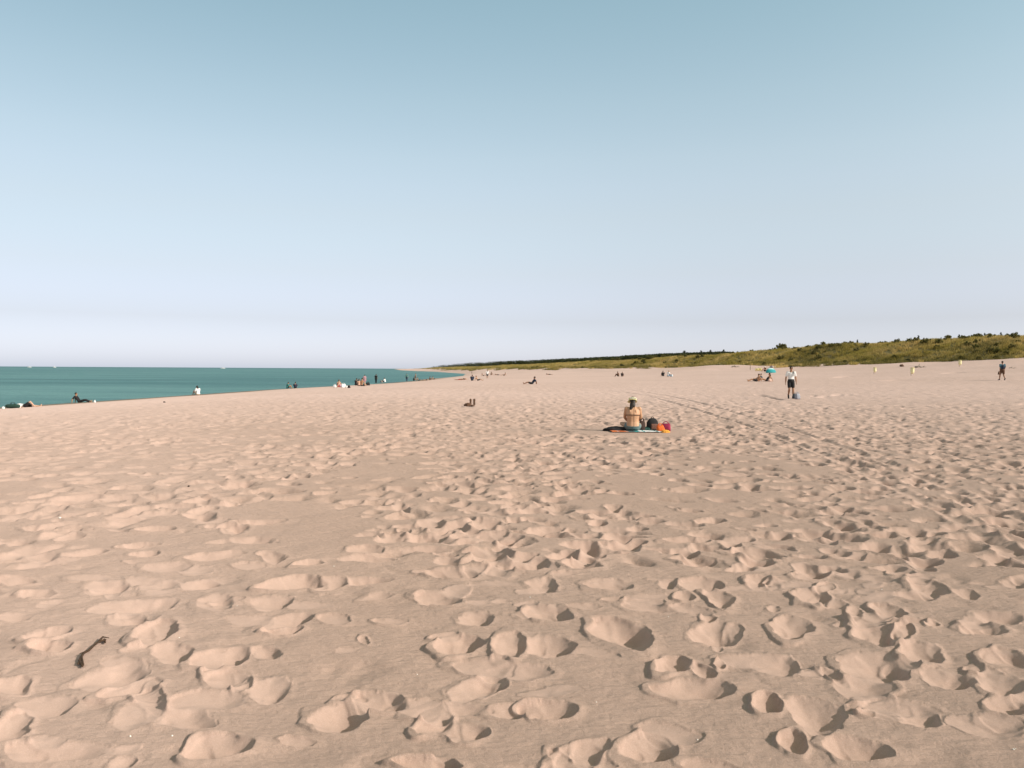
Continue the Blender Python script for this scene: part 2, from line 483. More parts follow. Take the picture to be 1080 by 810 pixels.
SAND_A = (0.515, 0.360, 0.298)
SAND_B = (0.462, 0.320, 0.262)
def sand_material():
    m, nt, b = new_mat("sand")
    tc = N(nt, "ShaderNodeTexCoord").outputs['Object']
    at = N(nt, "ShaderNodeAttribute", attribute_name="smooth_sand").outputs['Fac']
    veg = N(nt, "ShaderNodeAttribute", attribute_name="litter").outputs['Fac']
    wet = N(nt, "ShaderNodeAttribute", attribute_name="wet").outputs['Fac']
    big = noise(nt, .22, 4, tc)
    c = mixcol(nt, rng_map(nt, big, .35, .65, 0, 1), SAND_B, SAND_A)
    grain = noise(nt, 900, 2, tc)
    c = mixcol(nt, rng_map(nt, grain, .3, .7, .0, .40), c, (0.33, .235, .17))
    speck = noise(nt, 210, 2, tc, .7)
    c = mixcol(nt, rng_map(nt, speck, .35, .7, .0, .30), c, (0.34, .24, .175))
    c = mixcol(nt, rng_map(nt, speck, .5, .28, .0, .30), c, (0.72, .56, .47))
    fine = noise(nt, 60, 3, tc)
    c = mixcol(nt, rng_map(nt, fine, .55, .75, 0, .12), c, (0.30, .22, .16))
    c = mixcol(nt, at, c, mixcol(nt, .25, c, (0.56, .392, .325)))
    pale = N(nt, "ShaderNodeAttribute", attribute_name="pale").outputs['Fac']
    c = mixcol(nt, pale, c, (0.69, .50, .435))  # brighter light on far and left sand, put into the base colour
    vn = noise(nt, .5, 4, tc)
    lit = mixcol(nt, rng_map(nt, vn, .4, .6, 0, 1), (.16, .135, .05), (.27, .205, .10))
    c = mixcol(nt, veg, c, lit)
    c = mixcol(nt, wet, c, (.20, .15, .105))
    nt.links.new(c, b.inputs['Base Color'])
    b.inputs['Roughness'].default_value = .95
    b.inputs['Diffuse Roughness'].default_value = 0.25
    b.inputs['Specular IOR Level'].default_value = .12
    # wind ripples: short crests running left-right
    mp = N(nt, "ShaderNodeMapping"); mp.inputs['Scale'].default_value = (9, 30, 12); mp.inputs['Rotation'].default_value = (0, 0, R(6))
    nt.links.new(tc, mp.inputs[0])
    rip = noise(nt, 1.0, 2, mp.outputs[0], .55)
    g2 = noise(nt, 170, 4, tc, .7)
    lump = noise(nt, 26, 3, tc, .6)
    amp = rng_map(nt, at, 0, 1, 1, .38)
    h = mathn(nt, 'ADD', mathn(nt, 'MULTIPLY', rip, .016), mathn(nt, 'MULTIPLY', g2, .0068))
    h = mathn(nt, 'ADD', h, mathn(nt, 'MULTIPLY', lump, .009))
    h = mathn(nt, 'MULTIPLY', h, amp)
    bp = N(nt, "ShaderNodeBump"); bp.inputs['Strength'].default_value = .8; bp.inputs['Distance'].default_value = 1.0
    nt.links.new(h, bp.inputs['Height']); nt.links.new(bp.outputs[0], b.inputs['Normal'])
    return m

def plain(name, col, rough=.8, spec=.3, var=.15, scale=30, metal=0.):
    m, nt, b = new_mat(name)
    tc = N(nt, "ShaderNodeTexCoord").outputs['Object']
    nn = noise(nt, scale, 3, tc)
    dark = tuple(max(0, v * (1 - var * 1.6)) for v in col); lite = tuple(min(1, v * (1 + var)) for v in col)
    nt.links.new(mixcol(nt, rng_map(nt, nn, .3, .7, 0, 1), dark, lite), b.inputs['Base Color'])
    b.inputs['Roughness'].default_value = rough; b.inputs['Specular IOR Level'].default_value = spec
    b.inputs['Metallic'].default_value = metal
    return m

_mc = {}
def M(name, col=None, **kw):
    if name not in _mc: _mc[name] = plain(name, col, **kw)
    return _mc[name]

def leafmat(name, a, b_, c_, scale=.35, spec=.2):
    m, nt, b = new_mat(name)
    tc = N(nt, "ShaderNodeTexCoord").outputs['Object']
    gi = N(nt, "ShaderNodeObjectInfo").outputs['Random']
    n1 = noise(nt, scale, 4, tc)
    at = N(nt, "ShaderNodeAttribute", attribute_name="tone").outputs['Fac']
    c = mixcol(nt, rng_map(nt, n1, .36, .64, 0, 1), a, b_)
    c = mixcol(nt, at, c, c_)
    c = mixcol(nt, rng_map(nt, gi, 0, 1, 0, .3), c, b_)
    nt.links.new(c, b.inputs['Base Color'])
    b.inputs['Roughness'].default_value = .75; b.inputs['Specular IOR Level'].default_value = spec
    # thin leaves let light through
    tr = N(nt, "ShaderNodeBsdfTranslucent"); nt.links.new(c, tr.inputs[0])
    mx = N(nt, "ShaderNodeMixShader"); mx.inputs[0].default_value = .4
    nt.links.new(b.outputs[0], mx.inputs[1]); nt.links.new(tr.outputs[0], mx.inputs[2])
    nt.links.new(mx.outputs[0], nt.nodes["Material Output"].inputs[0])
    return m

# ------------------------------------------------------------------ object helpers
def props(o, label=None, cat=None, group=None, kind=None):
    if label: o['label'] = label
    if cat: o['category'] = cat
    if group: o['group'] = group
    if kind: o['kind'] = kind
    return o

def link(name, me, parent=None, mats=()):
    o = bpy.data.objects.new(name, me); COL.objects.link(o)
    for m in mats: me.materials.append(m)
    if parent: o.parent = parent
    return o

def thing(name, label, cat, loc=(0, 0, 0), rz=0, sc=1.0, group=None):
    o = bpy.data.objects.new(name, None); COL.objects.link(o)
    o.empty_display_size = .2
    o.location = loc; o.rotation_euler = (0, 0, rz); o.scale = (sc, sc, sc)
    return props(o, label, cat, group)

def copy_tree(o, parent=None):
    c = o.copy(); COL.objects.link(c); c.parent = parent
    for ch in [q for q in bpy.data.objects if q.parent == o]: copy_tree(ch, c)
    return c

def bm_mesh(bm, name, smooth=True):
    me = bpy.data.meshes.new(name)
    bmesh.ops.recalc_face_normals(bm, faces=bm.faces)
    bm.to_mesh(me); bm.free()
    if smooth:
        for p in me.polygons: p.use_smooth = True
    return me

def add_loft(bm, st, seg=12):
    """st: stations (centre, lateral half vector, depth half vector); closed ends"""
    rings = []
    for c, a, b in st:
        c = Vector(c); a = Vector(a); b = Vector(b)
        rings.append([bm.verts.new(c + a * math.cos(2 * math.pi * k / seg) + b * math.sin(2 * math.pi * k / seg)) for k in range(seg)])
    for i in range(len(rings) - 1):
        for k in range(seg):
            bm.faces.new((rings[i][k], rings[i][(k + 1) % seg], rings[i + 1][(k + 1) % seg], rings[i + 1][k]))
    bm.faces.new(rings[0][::-1]); bm.faces.new(rings[-1])

def perp(d):
    d = Vector(d).normalized()
    a = Vector((0, 0, 1)) if abs(d.z) < .9 else Vector((1, 0, 0))
    u = d.cross(a).normalized()
    return u, d.cross(u).normalized()

def add_caps(bm, p0, p1, r0, r1, seg=12, flat=1.0, lat=None):
    """tapered capsule"""
    p0 = Vector(p0); p1 = Vector(p1); d = (p1 - p0); L = d.length
    if L < 1e-5: d = Vector((0, 0, 1e-3))
    dn = d.normalized()
    if lat is None: u, v = perp(dn)
    else:
        u = Vector(lat); u = (u - dn * u.dot(dn)).normalized(); v = dn.cross(u).normalized()
    st = []
    for a in (-88, -60, -30): st.append((p0 + dn * r0 * math.sin(R(a)), r0 * math.cos(R(a))))
    st.append((p0, r0)); st.append(((p0 + p1) / 2, (r0 + r1) / 2 * 1.02)); st.append((p1, r1))
    for a in (30, 60, 88): st.append((p1 + dn * r1 * math.sin(R(a)), r1 * math.cos(R(a))))
    add_loft(bm, [(c, u * r, v * r * flat) for c, r in st], seg)

def add_ell(bm, c, rx, ry, rz, rot=None, sub=2):
    mt = Matrix.Translation(Vector(c)) @ (rot.to_4x4() if rot else Matrix.Identity(4)) @ Matrix.Diagonal((rx, ry, rz, 1))
    bmesh.ops.create_icosphere(bm, subdivisions=sub, radius=1, matrix=mt)

def add_box(bm, c, s, rot=None, bev=0.):
    mt = Matrix.Translation(Vector(c)) @ (rot.to_4x4() if rot else Matrix.Identity(4)) @ Matrix.Diagonal((s[0], s[1], s[2], 1))
    r = bmesh.ops.create_cube(bm, size=1, matrix=mt)
    if bev > 0:
        ed = list({e for v in r['verts'] for e in v.link_edges})
        bmesh.ops.bevel(bm, geom=ed, offset=bev, segments=2, affect='EDGES', profile=.6)

def remesh(bm, name, voxel, smooth_it=3):
    me = bm_mesh(bm, name)
    o = bpy.data.objects.new("tmp", me); COL.objects.link(o)
    m = o.modifiers.new("r", 'REMESH'); m.mode = 'VOXEL'; m.voxel_size = voxel; m.use_smooth_shade = True
    s = o.modifiers.new("s", 'SMOOTH'); s.factor = .5; s.iterations = smooth_it
    dg = bpy.context.evaluated_depsgraph_get(); dg.update()
    me2 = bpy.data.meshes.new_from_object(o.evaluated_get(dg))
    bpy.data.objects.remove(o); bpy.data.meshes.remove(me)
    me2.name = name
    for p in me2.polygons: p.use_smooth = True
    return me2

# ------------------------------------------------------------------ ground and sea
gm = np_mesh("sand", co, [quads, tris])
def fattr(me, name, arr):
    a = me.attributes.new(name, 'FLOAT', 'POINT'); a.data.foreach_set("value", np.ascontiguousarray(arr, dtype=np.float32).ravel())
lit = sstep(-1.0, 2.5, U + 2.2 * fbm(X * .4, Y * .4, 33, 3))
bare = sstep(.45, .7, vnoise(X * .09, Y * .09, 37)) * (1 - sstep(3, 9, U)) * 0
fattr(gm, "smooth_sand", np.append(SM.ravel(), 0))
fattr(gm, "litter", np.append((lit * (1 - bare)).ravel(), 0))
painted_lift = (.62 * sstep(9, 55, dist) + .22 * sstep(-.1, -.6, X / np.maximum(Y, .5)) * (Y > 0)) * (.85 + .3 * vnoise(X * .12, Y * .12, 55))  # painted brightening: grows with distance and towards the left of the view
fattr(gm, "pale", np.append(np.clip(painted_lift, 0, 1).ravel(), 0))
fattr(gm, "wet", np.append((sstep(3.6, .6, TS + .5 * np.sin(Y * .21) + .35 * np.sin(Y * .57)) * (1 - .8 * sstep(150, 300, Y))).ravel(), 0))
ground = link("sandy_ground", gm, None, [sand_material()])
props(ground, "pale dry beach sand trodden into footprints, rising to the dunes", "ground", kind="structure")

def sea_material():
    m, nt, b = new_mat("sea_water")
    tc = N(nt, "ShaderNodeTexCoord").outputs['Object']
    mp = N(nt, "ShaderNodeMapping"); mp.inputs['Scale'].default_value = (.010, .035, 1); nt.links.new(tc, mp.inputs[0])
    n1 = noise(nt, 1, 5, mp.outputs[0], .55)
    mp2 = N(nt, "ShaderNodeMapping"); mp2.inputs['Scale'].default_value = (.06, .25, 1); nt.links.new(tc, mp2.inputs[0])
    n2 = noise(nt, 1, 4, mp2.outputs[0], .6)
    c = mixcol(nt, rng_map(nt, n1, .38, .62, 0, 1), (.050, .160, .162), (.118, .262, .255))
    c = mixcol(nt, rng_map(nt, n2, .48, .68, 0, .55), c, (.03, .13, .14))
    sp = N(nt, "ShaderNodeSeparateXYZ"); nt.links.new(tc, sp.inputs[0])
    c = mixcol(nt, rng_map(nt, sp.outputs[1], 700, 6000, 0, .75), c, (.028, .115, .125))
    nt.links.new(c, b.inputs['Base Color'])
    b.inputs['Roughness'].default_value = .42
    b.inputs['Specular IOR Level'].default_value = .16
    b.inputs['IOR'].default_value = 1.33
    mp3 = N(nt, "ShaderNodeMapping"); mp3.inputs['Scale'].default_value = (.5, 1.3, 1); nt.links.new(tc, mp3.inputs[0])
    n3 = noise(nt, 1, 4, mp3.outputs[0], .6)
    bp = N(nt, "ShaderNodeBump"); bp.inputs['Strength'].default_value = .9; bp.inputs['Distance'].default_value = .5
    nt.links.new(n3, bp.inputs['Height']); nt.links.new(bp.outputs[0], b.inputs['Normal'])
    return m
sx = np.array([-40000, -9000, -2500, -700, -200, -60, 40]); sy = np.array([-400, -60, 60, 200, 500, 1200, 3000, 9000, 45000])
gx, gy = np.meshgrid(sx, sy)
# the far right part of the sheet stays below the land
sco = np.stack([gx.ravel(), gy.ravel(), np.full(gx.size, SEA - .03)], 1)
nx = len(sx)
sq = np.array([[r_ * nx + c_, r_ * nx + c_ + 1, (r_ + 1) * nx + c_ + 1, (r_ + 1) * nx + c_] for r_ in range(len(sy) - 1) for c_ in range(nx - 1)])
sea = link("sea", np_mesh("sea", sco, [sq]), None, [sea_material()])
props(sea, "calm teal sea meeting the pale sky", "sea", kind="structure")

# ------------------------------------------------------------------ dunes: grass, shrubs, trees
def at_u(px, u0, lo=60, hi=1400):
    """walk away from the camera in the direction of photograph column px until the dune line is u0 metres behind"""
    v = ray(px, 385); v = v / v[1]
    d = np.linspace(lo, hi, 4000)
    _, _, u = terrain(v[0] * d, d)
    k = int(np.argmax(u >= u0))
    return float(v[0] * d[k]), float(d[k]), gz(v[0] * d[k], d[k])

def blades(points, n, hgt, spread, wid, seedv):
    """numpy tufts: every blade a bent two-triangle strip"""
    g = np.random.default_rng(seedv)
    P = np.repeat(points, n, axis=0); m = len(P)
    a = g.uniform(0, 2 * np.pi, m); rr = g.uniform(0, 1, m) ** .7 * spread * P[:, 3]
    base = np.stack([P[:, 0] + np.cos(a) * rr, P[:, 1] + np.sin(a) * rr, P[:, 2] - .05], 1)
    h = hgt * g.uniform(.55, 1.1, m) * P[:, 4]
    lean = g.uniform(.15, .75, m) * h
    b = a + g.normal(0, .6, m)
    side = np.stack([-np.sin(b + 1.2), np.cos(b + 1.2), np.zeros(m)], 1) * (wid * P[:, 3] * g.uniform(.6, 1.3, m))[:, None]
    tip = base + np.stack([np.cos(b) * lean + h * .12, np.sin(b) * lean, h], 1)
    mid = base + np.stack([np.cos(b) * lean * .35, np.sin(b) * lean * .35, h * .6], 1)
    V = np.stack([base - side, base + side, mid + side * .8, mid - side * .8, tip], 1).reshape(-1, 3)
    i = np.arange(m)[:, None] * 5
    Q = np.concatenate([i, i + 1, i + 2, i + 3], 1); T = np.concatenate([i + 3, i + 2, i + 4], 1)
    tone = np.repeat(np.clip(P[:, 5] + g.normal(0, .12, m), 0, 1), 5)
    return V, Q, T, tone

g_ = np.random.default_rng(5)
pts = []
for (y0, y1, cnt, dens_sp) in [(100, 190, 11000, 1.0), (190, 320, 9000, 1.3), (320, 700, 9000, 2.0), (700, 1500, 6000, 3.6)]:
    y = g_.uniform(y0, y1, cnt); u = g_.uniform(-7, 26, cnt)
    x = np.interp(y, FOOT_Y, FOOT_X) + u / .87
    z, _, uu = terrain(x, y)
    pat = vnoise(x * .22, y * .22, 81)
    isl = vnoise(x * .13 + 5, y * .09, 86) > .66
    keep = ((uu > -.6 + 2.6 * pat) | ((uu > -6) & isl)) & ((uu > 3) | (g_.uniform(0, 1, cnt) < .6)) & (np.abs(x) < .78 * y)
    gold = vnoise(x * .10, y * .16, 83)
    tone = .85 * np.exp(-(np.clip(uu - 1, 0, 99) / 3.2) ** 2) * (pat > .35) + np.clip((gold - .6) * 1.5, 0, .5)
    hh = .75 + .6 * vnoise(x * .5, y * .5, 84) + .3 * (y0 > 300)
    P = np.stack([x, y, z, np.full(cnt, dens_sp), hh, np.clip(tone, 0, 1)], 1)[keep]
    pts.append(P)
pts = np.concatenate(pts)
V, Q, T, tone = blades(pts, 13, .62, .42, .035, 9)
gme = np_mesh("dune_grass", V, [Q, T], False)
fattr(gme, "tone", tone)
grass = link("dune_grass", gme, None, [leafmat("dune_grass", (.38, .30, .07), (.66, .48, .19), (.13, .12, .035), .12)])
props(grass, "golden green marram grass covering the dunes behind the beach", "grass", kind="stuff")

def crown_mesh(name, rad3, n, leaf, clumps, seedv, flatb=.25):
    """leaf-sized faces gathered in clumps through the volume of an uneven crown"""
    g = np.random.default_rng(seedv)
    cs = []
    while len(cs) < clumps:
        p = g.uniform(-1, 1, 3)
        if np.dot(p, p) < 1 and p[2] > -1 + flatb: cs.append(p * np.array(rad3) * .78)
    cs = np.array(cs); sz = g.uniform(.22, .5, clumps) * min(rad3)
    k = g.integers(0, clumps, n)
    d = g.normal(0, 1, (n, 3)); d /= np.linalg.norm(d, axis=1)[:, None]
    c = cs[k] + d * (sz[k] * g.uniform(.45, 1.1, n) ** .5)[:, None]
    a = g.normal(0, 1, (n, 3)); a /= np.linalg.norm(a, axis=1)[:, None]
    b = np.cross(a, d + .01); b /= np.linalg.norm(b, axis=1)[:, None]
    s = (leaf * g.uniform(.6, 1.4, n))[:, None]
    c[:, 2] += rad3[2]
    V = np.stack([c - a * s, c - b * s * .45, c + a * s, c + b * s * .45], 1).reshape(-1, 3)
    Qd = (np.arange(n)[:, None] * 4 + np.arange(4)[None, :])
    me = np_mesh(name, V, [Qd], False)
    tn = np.clip(.2 + g.normal(0, .2, clumps)[k] + g.normal(0, .12, n), 0, 1)
    fattr(me, "tone", np.repeat(tn, 4))
    return me

LEAF_SHRUB = leafmat("shrub_leaf", (.12, .12, .032), (.20, .175, .05), (.05, .055, .018), .5)
LEAF_DARK = leafmat("pine_needle", (.030, .042, .018), (.048, .058, .024), (.016, .024, .012), .8)
LEAF_OLIVE = leafmat("olive_leaf", (.15, .14, .045), (.24, .20, .07), (.07, .07, .025), .8)
BARK = M("bark", (.13, .10, .075), scale=12)

def trunk_mesh(h, r, limbs, seedv, spread=.6):
    g = random.Random(seedv); bm = bmesh.new()
    p = Vector((0, 0, -.3)); pts_ = [p]
    for k in range(5):
        p = p + Vector((g.uniform(-.06, .06) * h * .4, g.uniform(-.06, .06) * h * .4, (h + .3) / 5)); pts_.append(p)
    for i in range(5): add_caps(bm, pts_[i], pts_[i + 1], r * (1 - i * .17), r * (1 - (i + 1) * .17), 7)
    for k in range(limbs):
        q = pts_[g.randint(2, 4)]; a = g.uniform(0, 6.28)
        e = q + Vector((math.cos(a) * spread, math.sin(a) * spread, g.uniform(.2, .5) * h * .5))
        add_caps(bm, q, e, r * .45, r * .15, 6)
    return bm_mesh(bm, "trunk")

def plant(name, label, cat, group, crown, trunk, leafm, crown_z):
    t = thing(name, label, cat, group=group)
    link("trunk", trunk, t, [BARK])
    c = link("crown", crown, t, [leafm]); c.location = (0, 0, crown_z)
    return t

shrubs = [plant("dune_shrub", "low green willow shrub among the dune grass", "shrub", "shrubs on the dunes",
                crown_mesh("crown", (1.3, 1.1, .62), 1500, .10, 16, 20 + k), trunk_mesh(.9, .05, 5, k, .8), [LEAF_SHRUB, LEAF_DARK, LEAF_OLIVE][k], .12) for k in range(3)]
sb_done = [False] * 3
def put_tree(protos, flags, k, x, y, z, sc, rz, label=None, name=None, sz=None):
    o = protos[k] if not flags[k] else copy_tree(protos[k])
    flags[k] = True
    o.location = (x, y, z); o.rotation_euler = (0, 0, rz); o.scale = (sc, sc, sz or sc)
    if label: o['label'] = label
    return o
SG = "shrubs on the dunes"
rs = random.Random(4)
for k in range(165):
    if k < 42:      # dark fringe along the dune foot
        px = 1085 - (k / 42) ** .8 * 560 + rs.uniform(-6, 6); u0 = rs.uniform(.8, 3.4); kk = rs.choice([0, 0, 1]); lab = "low dark green shrub at the sandy foot of the dune"
    elif k < 120:     # on the crest
        px = 1090 - ((k - 42) / 78) * 480 + rs.uniform(-5, 5); u0 = rs.uniform(13, 19); kk = rs.choice([0, 2, 2, 0]); lab = "green shrub on the crest of the dune"
    else:
        px = 1085 - rs.random() ** 1.0 * 420; u0 = rs.uniform(5, 15); kk = rs.choice([0, 2]); lab = "olive green shrub halfway up the dune slope"
    x, y, z = at_u(px, u0)
    sc = (rs.uniform(.42, .95) if 42 <= k < 120 else rs.uniform(.4, .9)) * (1 + .35 * (y > 250))
    if k < 42: sc *= .72
    o = put_tree(shrubs, sb_done, kk, x, y, z - .1, sc, rs.uniform(0, 6.28), lab)
    o['group'] = {0: "shrubs along the dune foot", 1: "shrubs on the dune crest", 2: "shrubs on the dune slope"}[0 if k < 42 else 1 if k < 120 else 2]

def pine(k, slender):
    g = np.random.default_rng(100 + k)
    # tiers of needles round a leader
    Vs = []; Qs = []; tn = []; n0 = 0
    H = 3.2
    for t in range(9):
        f = t / 8; zc = .7 + f * (H - .8); rr = (1 - f) ** .8 * (.95 if not slender else .6) + .12
        arms = 6 if t < 7 else 4
        for a in range(arms):
            an = g.uniform(0, 6.28); L = rr * g.uniform(.55, 1.15)
            m = 42
            q = g.uniform(.15, 1, m)
            c = np.stack([np.cos(an) * L * q, np.sin(an) * L * q, zc + q * L * .25 - .1 * q], 1) + g.normal(0, .085, (m, 3))
            a1 = g.normal(0, 1, (m, 3)); a1 /= np.linalg.norm(a1, axis=1)[:, None]
            b1 = np.cross(a1, g.normal(0, 1, (m, 3))); b1 /= np.linalg.norm(b1, axis=1)[:, None]
            s_ = .085
            Vs.append(np.stack([c - a1 * s_, c - b1 * s_ * .35, c + a1 * s_, c + b1 * s_ * .35], 1).reshape(-1, 3))
            tn.append(np.full(m * 4, np.clip(g.normal(.3, .25), 0, 1)))
    V = np.concatenate(Vs)
    me = np_mesh("crown", V, [np.arange(len(V)).reshape(-1, 4)], False); fattr(me, "tone", np.concatenate(tn))
    return me
pines = []
for k in range(3):
    t = thing("pine_tree", "small dark pine tree on the skyline behind the dunes", "tree", group="small pines behind the dunes")
    link("trunk", trunk_mesh(2.9, .06, 3, 50 + k, .4), t, [BARK])
    link("crown", pine(k, k == 1), t, [LEAF_DARK])
    pines.append(t)
pf = [False] * 3
def put_pine(px, u0, ytop, lab, group, kk=None, wsc=1.0):
    x, y, z = at_u(px, u0)
    v = ray(px, ytop); v = v / v[1]
    top = EYE + v[2] * y
    h = max(1.0, top - z)
    o = put_tree(pines, pf, rs.randrange(3) if kk is None else kk, x, y, z - .15, h / 3.25 * wsc, rs.uniform(0, 6.28), lab, sz=h / 3.2)
    o['group'] = group
# the row of dark pines behind the middle dunes
for px, yt in [(697, 373), (704, 371.5), (708, 370.5), (713, 370.2), (719, 368.5), (723, 371), (731, 370), (735, 369.3), (742, 368.2), (747, 367.8), (750, 369.6), (757, 368.5),
               (761, 367.6), (766, 370), (775, 368.4), (779, 369.3), (786, 370), (800, 366.6), (803, 368), (795, 369.5), (809, 368.3), (685, 372.5), (691, 373.5), (682, 374)]:
    put_pine(px + rs.uniform(-3, 3), 27 + rs.uniform(-2, 4), yt + rs.uniform(.3, 2.4), "dark pine in the ragged row behind the middle dunes", "row of dark pines behind the middle dunes", wsc=1.5)
for px in np.arange(606, 684, 3.4):
    put_pine(px + rs.uniform(-1, 1), 25 + rs.uniform(-2, 4), 378.7 - (px - 606) * .055 + rs.uniform(-1.2, 1), "small dark pine in the distant row left of the middle dunes",
             "distant row of small pines", wsc=1.6)
for px, yt, lab in [(904, 357.5, "thin small pine alone on the dune crest above the left yellow bin"), (968, 353, "small pine poking up on the skyline above the middle yellow bin"),
                    (974, 355.5, "stunted little pine beside the one above the middle yellow bin"), (992, 355, "scrubby pine on the crest just left of the right yellow bin"),
                    (1001, 356, "tiny pine directly behind the crest left of the right yellow bin"), (1011, 352, "upright dark pine on the crest above the right yellow bin"),
                    (1027, 353.5, "small pine at the left end of the crest clump on the right"), (1038, 350.5, "broad dark pine in the crest clump above the walker in blue"),
                    (1043, 352, "low pine leaning into the broad one of the crest clump"), (1050, 353, "short pine between the two tallest of the crest clump"),
                    (1055, 349.8, "tallest pointed pine of the crest clump above the walker in blue"), (1060, 354, "short pine right of the tallest pointed pine"),
                    (1072, 353.5, "single pine near the right end of the skyline"), (1081, 354, "rightmost pine at the edge of the skyline")]:
    put_pine(px, 21, yt, lab, "pines on the right-hand dune crest", wsc=1.15)

# the rounded broadleaf tree on the crest
x, y, z = at_u(824, 20)
v = ray(824, 361.5); v = v / v[1]; h = EYE + v[2] * y - z
t = plant("broadleaf_tree", "rounded olive broadleaf tree standing tallest on the dune crest behind the beach shelter", "tree", None,
          crown_mesh("crown", (1.55, 1.4, h * .36), 3000, .12, 22, 77, .1), trunk_mesh(h * .6, .1, 7, 3, .9), LEAF_OLIVE, h * .27)
t.location = (x, y, z)
x, y, z = at_u(817, 21)
t = plant("broadleaf_tree", "lower bushy tree leaning on the left of the rounded crest tree", "tree", None,
          crown_mesh("crown", (1.3, 1.2, h * .25), 2000, .12, 16, 78, .1), trunk_mesh(h * .4, .08, 6, 4, .9), LEAF_OLIVE, h * .1)
t.location = (x, y, z)

# the far wood: one dark mass of crowns
fw = []
for k in range(700):
    px = 455 + (k / 700) * 315 + rs.uniform(-1, 1)
    x, y, z = at_u(px, rs.uniform(20, 30), 200, 2500)
    yt = float(np.interp(px, [455, 470, 500, 540, 600, 650, 690, 750, 770], [388.3, 386.2, 383.9, 382.2, 379.8, 377.4, 374.9, 372.9, 372.6])) + rs.uniform(-1.9, .6)
    v = ray(px, yt); v = v / v[1]
    fw.append((x, y, z, max(.4, EYE + v[2] * y - z), y / 500))
fv = []; ft = []
gg = np.random.default_rng(3)
for (x, y, z, h, k) in fw:
    m = 130; wdt = 1.4 + .9 * k
    c = np.stack([x + gg.normal(0, wdt * .6, m), y + gg.normal(0, 1.2, m), z + h * gg.uniform(0, 1, m) ** .8], 1)
    a1 = gg.normal(0, 1, (m, 3)); a1 /= np.linalg.norm(a1, axis=1)[:, None]
    b1 = np.cross(a1, gg.normal(0, 1, (m, 3))); b1 /= np.linalg.norm(b1, axis=1)[:, None]
    s_ = .28
    fv.append(np.stack([c - a1 * s_, c - b1 * s_ * .6, c + a1 * s_, c + b1 * s_ * .6], 1).reshape(-1, 3)); ft.append(np.full(m * 4, gg.uniform(0, .7)))
fv = np.concatenate(fv)
fme = np_mesh("distant_wood", fv, [np.arange(len(fv)).reshape(-1, 4)], False); fattr(fme, "tone", np.concatenate(ft))
props(link("distant_wood", fme, None, [leafmat("far_wood_leaf", (.045, .055, .022), (.07, .075, .028), (.022, .03, .013), .03)]),
      "dark low wood along the top of the far dunes", "wood", kind="stuff")

